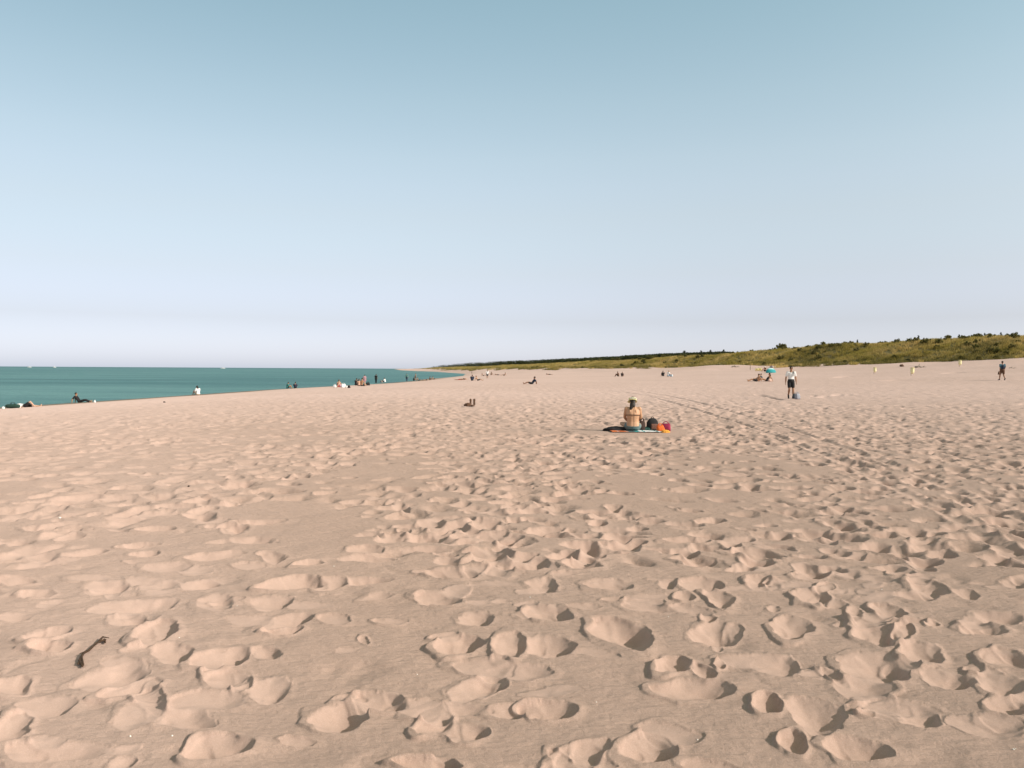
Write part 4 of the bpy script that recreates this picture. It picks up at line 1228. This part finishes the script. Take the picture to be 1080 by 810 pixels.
# ------------------------------------------------------------------ litter bins
YEL = M("bin_bag_yellow", (.80, .73, .43), var=.05, rough=.6)
def bin_(label, px, py, sc=1.0):
    x, y, z = xyz(px, py)
    t = thing("litter_bin", label, "litter bin", (x, y, z), rs.uniform(-.3, .3), sc, "yellow litter bins along the dune foot")
    bm = bmesh.new(); add_caps(bm, (0, .2, -.3), (0, .2, .98), .035, .035, 10); link("post", bm_mesh(bm, "post"), t, [M("post_grey", (.25, .22, .17))])
    bm = bmesh.new(); n_ = 20; tube(bm, [V3(.22 * math.cos(2 * math.pi * i / n_), .22 * math.sin(2 * math.pi * i / n_) - .04, .96) for i in range(n_)], .016, True); link("hoop", bm_mesh(bm, "hoop"), t, [M("hoop_metal", (.5, .48, .4), metal=.6)])
    bm = bmesh.new(); rings = []
    for k, (zz, r_) in enumerate([(.98, .235), (.90, .215), (.7, .225), (.5, .215), (.34, .18), (.26, .10), (.235, .03)]):
        rings.append([bm.verts.new((r_ * (1 + .07 * math.sin(5 * a + k) + .04 * math.sin(9 * a + 2 * k)) * math.cos(a), r_ * (1 + .07 * math.cos(4 * a + k)) * math.sin(a) - .04, zz)) for a in [2 * math.pi * i / 28 for i in range(28)]])
    for k in range(6):
        for i in range(28): bm.faces.new((rings[k][i], rings[k][(i + 1) % 28], rings[k + 1][(i + 1) % 28], rings[k + 1][i]))
    bm.faces.new(rings[-1])
    o = link("bin_bag", bm_mesh(bm, "bin_bag"), t, [YEL])
    bm = bmesh.new(); rr = [(.25, .99), (.24, 1.02), (.12, 1.05), (.01, 1.055)]; rg = [[bm.verts.new((r_ * math.cos(2 * math.pi * i / 24), r_ * math.sin(2 * math.pi * i / 24) - .04, zz)) for i in range(24)] for r_, zz in rr]
    for k in range(3):
        for i in range(24): bm.faces.new((rg[k][i], rg[k][(i + 1) % 24], rg[k + 1][(i + 1) % 24], rg[k + 1][i]))
    bm.faces.new(rg[0][::-1]); bm.faces.new(rg[-1])
    link("lid", bm_mesh(bm, "lid"), t, [M("bin_lid", (.62, .52, .20))])
    return t
for lab, px, py, top in [("yellow litter bin furthest to the left of the three by the dune", 922.5, 394.3, 387.5), ("yellow litter bin in the middle of the three, nearest the camera", 962, 396.3, 387.6),
                    ("yellow litter bin furthest to the right, up against the grassy dune", 1012.3, 386.8, 379.8)]:
    x, y, z = xyz(px, py); d = y
    h = (py - top) / F * d
    bin_(lab, px, py, h / 1.05)
    print("bin", px, d, h)

# ------------------------------------------------------------------ everyone else on the beach
def who(label, px, py, kind, yaw, skin, hair, clothes, sc=1.0, hs='short', group=None, **kw):
    x, y, z = xyz(px, py)
    print(label[:40], round(y, 1))
    return person(label, pose(kind, **kw), skin, hair, clothes, (x, y, z - .02), R(yaw), sc, .014, hs, None, group)
G1 = "sunbathers along the waterline"
who("sunbather in a white shirt and black shorts lying furthest to the left by the sea", 26.5, 429.6, 'supine', 8, SKIN_L, HAIR_B, [('shirt', C_WHITE, .02), ('shorts', C_BLACK, .02)], 1, group=G1)
who("person in dark clothes propped on the arms by the sea, legs stretched to the right", 84, 424.6, 'recline', 4, SKIN_T, HAIR_D, [('shirt', C_BLACK, .02), ('trousers', C_BLACK, .015)], 1, group=G1)
who("person in a white shirt with dark hair sitting alone at the water's edge", 209, 416.8, 'sit', 150, SKIN_L, HAIR_D, [('shirt', C_WHITE, .03), ('shorts', M("cloth_sand", (.55, .40, .28)), .02)], 1.05, 'long', group=G1)
who("person in a teal green top and black shorts sitting by the water", 303, 409.8, 'sit', 30, SKIN_T, HAIR_D, [('shirt', C_TEAL, .03), ('shorts', C_BLACK, .02)], group=G1)
who("person in navy sitting just right of the one in the teal green top", 311.5, 409.5, 'sit', 100, SKIN_T, HAIR_D, [('shirt', C_NAVY, .02), ('shorts', C_BLACK, .02)], group=G1)
who("person in red swimwear sitting among white bags", 357, 408.4, 'sit', 80, SKIN_L, HAIR_B, [('swimsuit', C_RED, .02)], group=G1)
who("pale person in pink leaning back beside the one in red swimwear", 359.8, 408.6, 'recline', 20, SKIN_L, HAIR_Y, [('swimsuit', C_PINK, .02)], .9, group=G1)
who("person in black sitting at the left of the busy group of four", 375.4, 406.6, 'sit', 60, SKIN_D, HAIR_D, [('shirt', C_BLACK, .03), ('shorts', C_BLACK, .02)], 1.1, group=G1)
who("pale long-haired person sitting second from the left in the busy group", 378.6, 407, 'sit', 100, SKIN_L, HAIR_B, [('swim_trunks', C_BROWN, .02)], hs='long', group=G1)
who("tanned person sitting in front of the standing one in the busy group", 381.6, 407.2, 'cross', 60, SKIN_T, HAIR_D, [('swim_trunks', C_BLACK, .02)], 1.05, group=G1)
who("person in pink standing behind the busy group at the water", 384.6, 405.8, 'stand', 95, SKIN_L, HAIR_D, [('shirt', C_PINK, .02), ('shorts', C_PINK, .02)], .95, group=G1)
who("dark dressed person standing tall near the middle of the waterline", 396.6, 404.4, 'stand', 70, SKIN_D, HAIR_D, [('shirt', C_BLACK, .03), ('trousers', C_BLACK, .02)], 1.05, group=G1)
who("child in grey sitting just right of the dark dressed standing person", 401.5, 404, 'sit', 20, SKIN_L, HAIR_B, [('shirt', C_GREY, .02), ('shorts', C_GREY, .02)], .75, group=G1)
who("person in a white top and dark shorts sitting right of the child in grey", 406, 403.6, 'sit', 160, SKIN_L, HAIR_D, [('shirt', C_WHITE, .03), ('shorts', C_NAVY, .02)], 1.15, group=G1)
who("person in a teal shirt standing in front of the sea left of a lying pair", 429, 402.3, 'stand', 90, SKIN_T, HAIR_D, [('shirt', C_TEAL, .02), ('trousers', C_NAVY, .02)], group=G1)
who("pale person standing behind a seated dark figure at the sea", 438.3, 401.2, 'stand', 40, SKIN_L, HAIR_B, [('swim_trunks', C_BROWN, .02)], group=G1)
who("dark figure sitting in front of the pale standing person", 436.2, 401.6, 'sit', 10, SKIN_D, HAIR_D, [('shirt', C_BLACK, .03), ('shorts', C_BLACK, .02)], 1.1, group=G1)
who("sunbather lying with legs to the right beside the dark seated figure", 441.5, 401.4, 'recline', 0, SKIN_T, HAIR_D, [('shorts', C_BLACK, .02)], group=G1)
who("person in dark swimwear lying flat near the water, left of another one sitting", 449.2, 401.2, 'supine', 10, SKIN_T, HAIR_D, [('swim_trunks', C_BLACK, .02)], group=G1)
who("dark haired person sitting up right of the one lying flat near the water", 453, 400.8, 'sit', 20, SKIN_D, HAIR_D, [('shorts', C_BLACK, .02)], group=G1)
who("last sunbather of the row on the right, in brown shorts", 457.5, 400.2, 'recline', 10, SKIN_T, HAIR_D, [('shorts', C_BROWN, .02)], group=G1)
G2 = "people scattered over the middle of the beach"
who("brown skinned sunbather lying on the sand where the beach narrows", 485, 400.8, 'prone', 185, SKIN_D, HAIR_D, [('swim_trunks', C_RED, .02)], 1.05, group=G2)
who("pale sunbather lying end to end with the brown skinned one", 489.5, 400.5, 'supine', 0, SKIN_L, HAIR_B, [('swim_trunks', C_BROWN, .02)], .9, group=G2)
who("small dark figure sitting upright left of the person in white", 498, 401.5, 'sit', 90, SKIN_D, HAIR_D, [('shirt', C_NAVY, .03), ('shorts', C_BLACK, .02)], 1, group=G2)
who("sunbather with legs stretched right, right of the small dark upright figure", 504, 401.4, 'recline', 0, SKIN_T, HAIR_D, [('shorts', C_BLACK, .02)], .9, group=G2)
who("person in a white shirt and dark shorts standing where the sea ends", 514, 399, 'stand', 90, SKIN_D, HAIR_B, [('shirt', C_WHITE, .05), ('shorts', C_BLACK, .02)], .95, group=G2)
who("dark figure sitting right behind the standing person in white", 517.8, 395.8, 'sit', 0, SKIN_D, HAIR_D, [('shirt', C_BROWN, .02)], 1.3, group=G2)
who("far sunbather lying left of the standing person in white", 509.5, 396.4, 'recline', 0, SKIN_D, HAIR_D, [('shorts', C_BLACK, .02)], 1.1, group=G2)
who("far dark sunbather lying in line with the tip of the sea", 525, 395.7, 'prone', 0, SKIN_D, HAIR_D, [('shorts', C_BLACK, .02)], 1.2, group=G2)
who("furthest brown sunbather reclining right of the tip of the sea", 531.8, 396.1, 'recline', 180, SKIN_T, HAIR_D, [('shorts', C_BROWN, .02)], 1.1, group=G2)
who("tiny dark figure standing on the spit at the tip of the sea", 497.6, 394.8, 'stand', 0, SKIN_D, HAIR_D, [('shirt', C_BLACK, .02), ('shorts', C_BLACK, .02)], .9, group=G2)
who("lone person reclining on the open sand with legs to the left", 561, 405.3, 'recline', 184, SKIN_D, HAIR_D, [('shirt', C_NAVY, .02), ('shorts', C_BLACK, .02)], 1.0, group=G2)
who("lone sunbather lying flat on the open sand right of the reclining one", 579.5, 395.2, 'prone', 0, SKIN_D, HAIR_D, [('shorts', C_BLACK, .02)], 1.0, group=G2)
G3 = "people below the dunes"
who("left one of two dark figures sitting close together below the dunes", 652.2, 397, 'sit', 150, SKIN_D, HAIR_D, [('shirt', C_BROWN, .03), ('shorts', C_BLACK, .02)], 1, group=G3)
who("right one of two dark figures sitting close together below the dunes", 656, 397, 'sit', 60, SKIN_D, HAIR_D, [('shirt', C_BLACK, .03), ('shorts', C_BROWN, .02)], .9, group=G3)
who("dark figure sitting left of a person in a white top below the dunes", 699.5, 396.7, 'sit', 100, SKIN_D, HAIR_D, [('shirt', C_BLACK, .03), ('shorts', C_BLACK, .02)], 1, group=G3)
who("person in a white top and blue shorts reclining below the dunes", 704.6, 396.9, 'sit', 20, SKIN_L, HAIR_Y, [('shirt', C_WHITE, .04), ('shorts', C_BLUE, .03)], 1.05, group=G3)
who("sunbather with legs stretched left, leftmost of those in front of the teal shelter", 797.5, 402.2, 'recline', 182, SKIN_T, HAIR_D, [('shorts', C_BLACK, .02)], 1.0, group=G3)
who("second sunbather lying right behind the one with legs to the left", 800.2, 400.8, 'recline', 176, SKIN_L, HAIR_D, [('shirt', C_GREY, .02), ('shorts', C_BROWN, .02)], .9, group=G3)
who("dark haired sunbather sitting in front of the teal shelter, knees to the left", 808.6, 402, 'recline', 178, SKIN_T, HAIR_D, [('swimsuit', C_BLACK, .02)], 1.05, 'long', group=G3)
who("person in a white hat and dark shirt sitting left of the teal shelter", 807.2, 391.8, 'sit', 200, SKIN_L, M("hat_white", (.8, .78, .74)), [('shirt', C_BROWN, .03), ('shorts', C_BLACK, .02)], 1.1, group=G3)
who("dark haired person sitting behind the teal shelter", 813.4, 389.7, 'sit', 250, SKIN_D, HAIR_D, [('shirt', C_GREY, .03), ('shorts', C_BLACK, .02)], 1.1, group=G3)

# bags and gear by the water
x, y, z = xyz(13.5, 430.6)
t = thing("duffel_bag", "long dark green duffel bag lying at the left edge of the photo", "duffel bag", (x, y, z), R(3))
bm = bmesh.new(); add_loft(bm, [((a, 0, .13 + .01 * math.sin(a * 9)), (0, r_, 0), (0, 0, r_ * .85)) for a, r_ in [(-.42, .03), (-.40, .10), (-.34, .14), (-.1, .155), (.12, .15), (.34, .14), (.40, .10), (.42, .03)]], 16)
link("bag_body", bm_mesh(bm, "bag_body"), t, [C_GREEN])
for s in (-1, 1):
    bm = bmesh.new(); tube(bm, [V3(-.14, s * .06, .24), V3(-.09, s * .04, .34), V3(.09, s * .04, .34), V3(.14, s * .06, .24)], .012); link("handle", bm_mesh(bm, "handle"), t, [C_BLACK])
def white_bag(px, py, label, s=1.0, m=C_WHITE):
    x, y, z = xyz(px, py); tote(label, (x, y, z), .42 * s, .32 * s, .34 * s, m, rs.uniform(-1, 1), True)
white_bag(20.3, 430, "small white bag between the green duffel bag and the sunbather", .5)
white_bag(3.5, 431.3, "small pale bag at the very left edge by the sea", .35)
white_bag(100, 424.6, "small pale bag at the feet of the person in dark clothes by the sea", .45)
white_bag(353, 408.6, "white beach bag left of the person in red swimwear", .85)
white_bag(362.2, 408.9, "large white beach bag right of the person in red swimwear", 1.15)
white_bag(365.4, 408.9, "small white bag between the large white bag and a dark one", .6)
white_bag(368, 409.2, "small dark bag at the right end of the row of white bags", .7, C_BLACK)
white_bag(388, 406.5, "low dark bag right of the busy group at the water", 1.1, C_BLACK)
white_bag(812, 402.4, "small pale bag right of the dark haired sunbather by the shelter", .8, M("cloth_peach", (.62, .42, .34)))
white_bag(708.2, 397.3, "pale bag right of the person in the white top", 1.0, M("cloth_pale_blue", (.55, .62, .66)))

# teal pop-up shelter, yellow windbreak, thin post
x, y, z = xyz(812.3, 393.2)
t = thing("beach_shelter", "teal pop-up beach shelter with its sunlit top painted paler in front of the dune", "beach shelter", (x, y, z), R(10), y / F * 12.5 / 2.0)
def dome(bm, a0, a1, e0, e1, rx, ry, h, th=.012, off=0.):
    n1, n2 = 18, 10; P_ = [[None] * (n2 + 1) for _ in range(n1 + 1)]; Q_ = [[None] * (n2 + 1) for _ in range(n1 + 1)]
    for i in range(n1 + 1):
        a = a0 + (a1 - a0) * i / n1
        for j in range(n2 + 1):
            e = e0 + (e1 - e0) * j / n2
            for A_, k in ((P_, 1 + off), (Q_, 1 + off - th)): A_[i][j] = bm.verts.new((rx * k * math.cos(a) * math.cos(e), ry * k * math.sin(a) * math.cos(e), h * k * math.sin(e)))
    for i in range(n1):
        for j in range(n2):
            bm.faces.new((P_[i][j], P_[i + 1][j], P_[i + 1][j + 1], P_[i][j + 1])); bm.faces.new((Q_[i][j], Q_[i][j + 1], Q_[i + 1][j + 1], Q_[i + 1][j]))
    for i in range(n1):
        bm.faces.new((P_[i][0], Q_[i][0], Q_[i + 1][0], P_[i + 1][0]))
    for j in range(n2):
        bm.faces.new((P_[0][j], P_[0][j + 1], Q_[0][j + 1], Q_[0][j])); bm.faces.new((P_[n1][j], Q_[n1][j], Q_[n1][j + 1], P_[n1][j + 1]))
bm = bmesh.new(); dome(bm, R(-160), R(80), 0, R(48), 1.0, .7, .82); link("canopy", bm_mesh(bm, "canopy"), t, [M("shelter_teal", (.03, .30, .32), var=.05)])
bm = bmesh.new(); dome(bm, R(-160), R(80), R(46), R(89), 1.0, .7, .82, off=.008); link("sunlit_top", bm_mesh(bm, "sunlit_top"), t, [M("shelter_sunlit", (.45, .66, .66), var=.04)])  # upper dome in a paler teal: sunlight on top put into the colour
bm = bmesh.new(); tube(bm, [V3(1.0 * math.cos(e), 0, .84 * math.sin(e)) for e in [math.pi * k / 16 for k in range(17)]], .012); link("pole", bm_mesh(bm, "pole"), t, [C_GREY])

x, y, z = xyz(800, 391.3)
t = thing("windbreak", "small pale yellow windbreak left of the teal shelter", "windbreak", (x, y, z), R(-8), y / F)
bm = bmesh.new()
L_ = 6.6; n_ = 14; H_ = 3.3
for k in range(n_):
    x0_, x1_ = -L_ / 2 + L_ * k / n_, -L_ / 2 + L_ * (k + 1) / n_
    y0_, y1_ = .35 * math.sin(k * .9), .35 * math.sin((k + 1) * .9)
    vs_ = [bm.verts.new(q) for q in ((x0_, y0_, .3), (x1_, y1_, .3), (x1_, y1_, H_ * (.75 + .25 * (k + 1) / n_)), (x0_, y0_, H_ * (.75 + .25 * k / n_)), (x0_, y0_ + .12, .3), (x1_, y1_ + .12, .3), (x1_, y1_ + .12, H_ * (.75 + .25 * (k + 1) / n_)), (x0_, y0_ + .12, H_ * (.75 + .25 * k / n_)))]
    for q in ((0, 1, 2, 3), (5, 4, 7, 6), (3, 2, 6, 7), (0, 4, 5, 1)): bm.faces.new([vs_[i] for i in q])
bmesh.ops.remove_doubles(bm, verts=bm.verts, dist=.001)
link("screen", bm_mesh(bm, "screen"), t, [M("windbreak_yellow", (.80, .68, .30), var=.04)])
for q in (-L_ / 2, 0, L_ / 2):
    bm = bmesh.new(); add_caps(bm, (q, .06, -.5), (q, .06, H_ + .3), .16, .16, 8); link("pole", bm_mesh(bm, "pole"), t, [M("pole_wood", (.2, .15, .1))])
x, y, z = xyz(791.3, 390.2)
s_ = y / F
bm = bmesh.new(); add_caps(bm, (0, 0, -.4), (0, 0, 5.6 * s_), .06, .05, 10); add_caps(bm, (0, 0, 5.0 * s_), (.08, 0, 5.2 * s_), .03, .03, 8)
o = link("post", bm_mesh(bm, "post"), None, [M("pole_wood")]); o.location = (x, y, z); props(o, "thin dark wooden post standing in the sand left of the yellow windbreak", "post")

# driftwood and other finds
DW = M("driftwood_grey", (.20, .165, .13), scale=25, var=.25)
def drift(label, px, py, width_px, seedv, mat=DW, thick=1.0):
    x, y, z = xyz(px, py); s = y / F * width_px
    g = random.Random(seedv); bm = bmesh.new()
    p = [V3(-.5 + k / 6, g.uniform(-.06, .06), .05 + .07 * math.sin(k) * g.uniform(.3, 1)) * s for k in range(7)]
    for i in range(6): add_caps(bm, p[i], p[i + 1], .045 * s * thick * (1 - i * .08), .045 * s * thick * (1 - (i + 1) * .08), 8)
    add_caps(bm, p[2], p[2] + V3(.1, .05, .25) * s, .03 * s * thick, .012 * s, 7); add_caps(bm, p[4], p[4] + V3(.2, -.1, .16) * s, .028 * s * thick, .010 * s, 7)
    o = link("driftwood", bm_mesh(bm, "driftwood"), None, [mat]); o.location = (x, y, z); o.rotation_euler = (0, 0, g.uniform(-.2, .2))
    return props(o, label, "driftwood")
drift("grey forked driftwood log at the dune foot behind the middle yellow bin", 971, 387.6, 11, 2, thick=1.6)
drift("grey root of driftwood lying high on the sand slope left of the thin post", 776, 387.3, 8, 5, thick=1.4)
drift("pale piece of driftwood on the sand behind the walker in blue", 1068, 388.5, 7, 8)
heap("seaweed_clump", "small dark clump of debris at the dune foot left of the grey log", "seaweed", xyz(951, 386.6), .32, .3, .3, C_BROWN, 21, .3)

# shoes and bag left on the sand
x, y, z = xyz(494.5, 428.2)
heap("beach_bag", "small dark bag slumped on the empty sand left of the middle, two shoes behind it", "bag", (x - .05, y, z), .16, .12, .11, C_BROWN, 31, .2)
for k, (ox, oy, rz_, lab) in enumerate([(.03, .9, .2, "left one of two dark shoes standing on end behind the small dark bag"), (.18, .9, -.5, "right one of two dark shoes standing on end behind the small dark bag"),
                                        (.18, -.02, 1.3, "dark shoe lying flat at the right side of the small dark bag")]):
    t = thing("shoe", lab, "shoe", (x + ox, y + oy, gz(x + ox, y + oy)), rz_, 1.0, "shoes left on the sand")
    up_ = k < 2
    bm = bmesh.new()
    pts_ = [(0, .035), (.06, .040), (.14, .036), (.22, .046), (.27, .034), (.285, .012)]
    add_loft(bm, [(((0, 0, a) if up_ else (a - .14, 0, .03)), ((b_, 0, 0) if up_ else (0, b_, 0)), ((0, .030, 0) if up_ else (0, 0, .034))) for a, b_ in pts_], 14)
    link("upper", bm_mesh(bm, "upper"), t, [C_BROWN])
    bm = bmesh.new()
    add_loft(bm, [(((0, .032, a) if up_ else (a - .14, 0, .004)), ((b_ * 1.1, 0, 0) if up_ else (0, b_ * 1.1, 0)), ((0, .008, 0) if up_ else (0, 0, .008))) for a, b_ in pts_], 14)
    link("sole", bm_mesh(bm, "sole"), t, [C_BLACK])

# the stick in the left foreground
def surf(x, y):
    """height of the finished sand (with its prints) at a point"""
    r_ = math.hypot(x, y); t_ = math.atan2(x, y)
    i = min(NR - 1, np.searchsorted(rad, r_)); j = min(NT - 1, np.searchsorted(th, t_))
    return float(Z[i, j])
P0 = [xyz(82.5, 705), xyz(86, 698), xyz(88.5, 694.5), xyz(94, 692), xyz(99, 687), xyz(104, 682.5), xyz(110, 679)]
ox, oy = P0[3][0], P0[3][1]
bm = bmesh.new()
zz = surf(ox, oy)
Q = [V3(p[0] - ox, p[1] - oy, surf(p[0], p[1]) - zz + .012) for p in P0]
for k in range(1, len(Q) - 1): Q[k].z = .5 * Q[k].z + .25 * (Q[k - 1].z + Q[k + 1].z) + .004
rr = [.0045, .0055, .006, .0065, .006, .0055, .0045]
for i in range(6): add_caps(bm, Q[i], Q[i + 1], rr[i], rr[i + 1], 10)
def brx(a, px, py, r0_, r1_, dz=.012):
    p = xyz(px, py); e = V3(p[0] - ox, p[1] - oy, surf(p[0], p[1]) - zz + dz); add_caps(bm, a, e, r0_, r1_, 8); return e
e = brx(Q[2], 83.2, 702.0, .006, .005); brx(e, 86.8, 707, .005, .006); brx(Q[1], 87.6, 706, .005, .006); brx(Q[3], 84, 695.6, .005, .002, .02)
e = brx(Q[5], 108.5, 677.3, .0065, .0045, .02); brx(e, 115, 678.4, .004, .002, .02); brx(Q[6], 111, 682.5, .007, .005); brx(Q[5], 111.5, 680.6, .006, .004, .02)
for v in bm.verts:
    v.co += V3(*[.0014 * float(fbm(v.co.x * 90 + q, v.co.y * 90 + v.co.z * 70, 50 + q, 2)) for q in range(3)])
st = link("stick", bm_mesh(bm, "stick"), None, [M("stick_bark", (.075, .042, .024), scale=120, var=.35)])
st.location = (ox, oy, zz)
props(st, "dark crooked stick with forked ends lying on the sand at the lower left", "stick")

# shell crumbs
def crumb(px, py, s, label, mat, seedv):
    x, y, _ = xyz(px, py); bm = bmesh.new(); bmesh.ops.create_icosphere(bm, subdivisions=2, radius=1)
    for v in bm.verts:
        n_ = 1 + .3 * float(fbm(v.co.x * 1.5 + seedv, v.co.y * 1.5 + v.co.z, seedv, 2)); s_q = s * .75; v.co = V3(v.co.x * s_q * n_, v.co.y * s_q * .8 * n_, v.co.z * s * .5 * n_)
    o = link("shell_fragment", bm_mesh(bm, "shell_fragment"), None, [mat]); o.location = (x, y, surf(x, y) + s * .25); o.rotation_euler = (.4, .3, seedv)
    return props(o, label, "shell", "shell fragments on the sand")
SH = M("shell_white", (.85, .82, .74), var=.05, scale=80)
GL = "tiny white shell fragment lying loose on the sand"
for k, (px, py, s) in enumerate([(137.4, 777.6, .006), (181.5, 777, .007), (189, 674.8, .006), (735.8, 780.7, .005), (559, 631, .007), (629, 742, .004), (1069, 788.8, .006), (1071, 788, .004),
                              (63, 546.5, .018), (440, 712, .004), (705, 652, .005), (930, 620, .006), (250, 640, .005), (352, 598, .007)]):
    crumb(px, py, s, GL, SH, k + 1)
crumb(199, 514.5, .022, "dark pebble on the smooth sand left of the middle", M("pebble_dark", (.05, .04, .03)), 30)
crumb(82, 459, .045, "small dark pebble on the pale sand near the left", M("pebble_dark"), 31)
crumb(173.5, 424.3, .10, "dark scrap on the pale sand below the seated person in white", M("pebble_dark"), 32)

# ------------------------------------------------------------------ boats on the horizon
def boat(px, label, L, kind, depth=2300):
    v = ray(px, 390); v = v / v[1]; x, y = v[0] * depth, depth
    t = thing("boat", label, "boat", (x, y, SEA), R(5), 1.0, "white boats on the horizon")
    bm = bmesh.new()
    add_loft(bm, [((a * L, 0, .9), (0, w_ * L, 0), (0, 0, 1.0 * h_)) for a, w_, h_ in [(-.5, .09, .7), (-.45, .13, .95), (0, .15, 1), (.3, .11, 1), (.45, .05, 1.1), (.52, .01, .8)]], 12)
    link("hull", bm_mesh(bm, "hull"), t, [C_WHITE])
    bm = bmesh.new(); add_box(bm, (-.08 * L, 0, 2.5), (.42 * L, .2 * L, 1.8), None, .3); link("cabin", bm_mesh(bm, "cabin"), t, [C_WHITE])
    bm = bmesh.new(); add_box(bm, (-.08 * L, 0, 2.7), (.43 * L, .203 * L, .6), None, .05); link("window_band", bm_mesh(bm, "window_band"), t, [C_NAVY])
    if kind: 
        bm = bmesh.new(); add_caps(bm, (0, 0, 1), (0, 0, 8), .12, .06, 8); link("mast", bm_mesh(bm, "mast"), t, [C_WHITE])
boat(31, "leftmost white motor boat on the horizon", 11, 0)
boat(57.5, "white boat with a short mast second from the left on the horizon", 9, 1)
boat(235, "white motor boat on the horizon above the person in the white shirt", 13, 0)
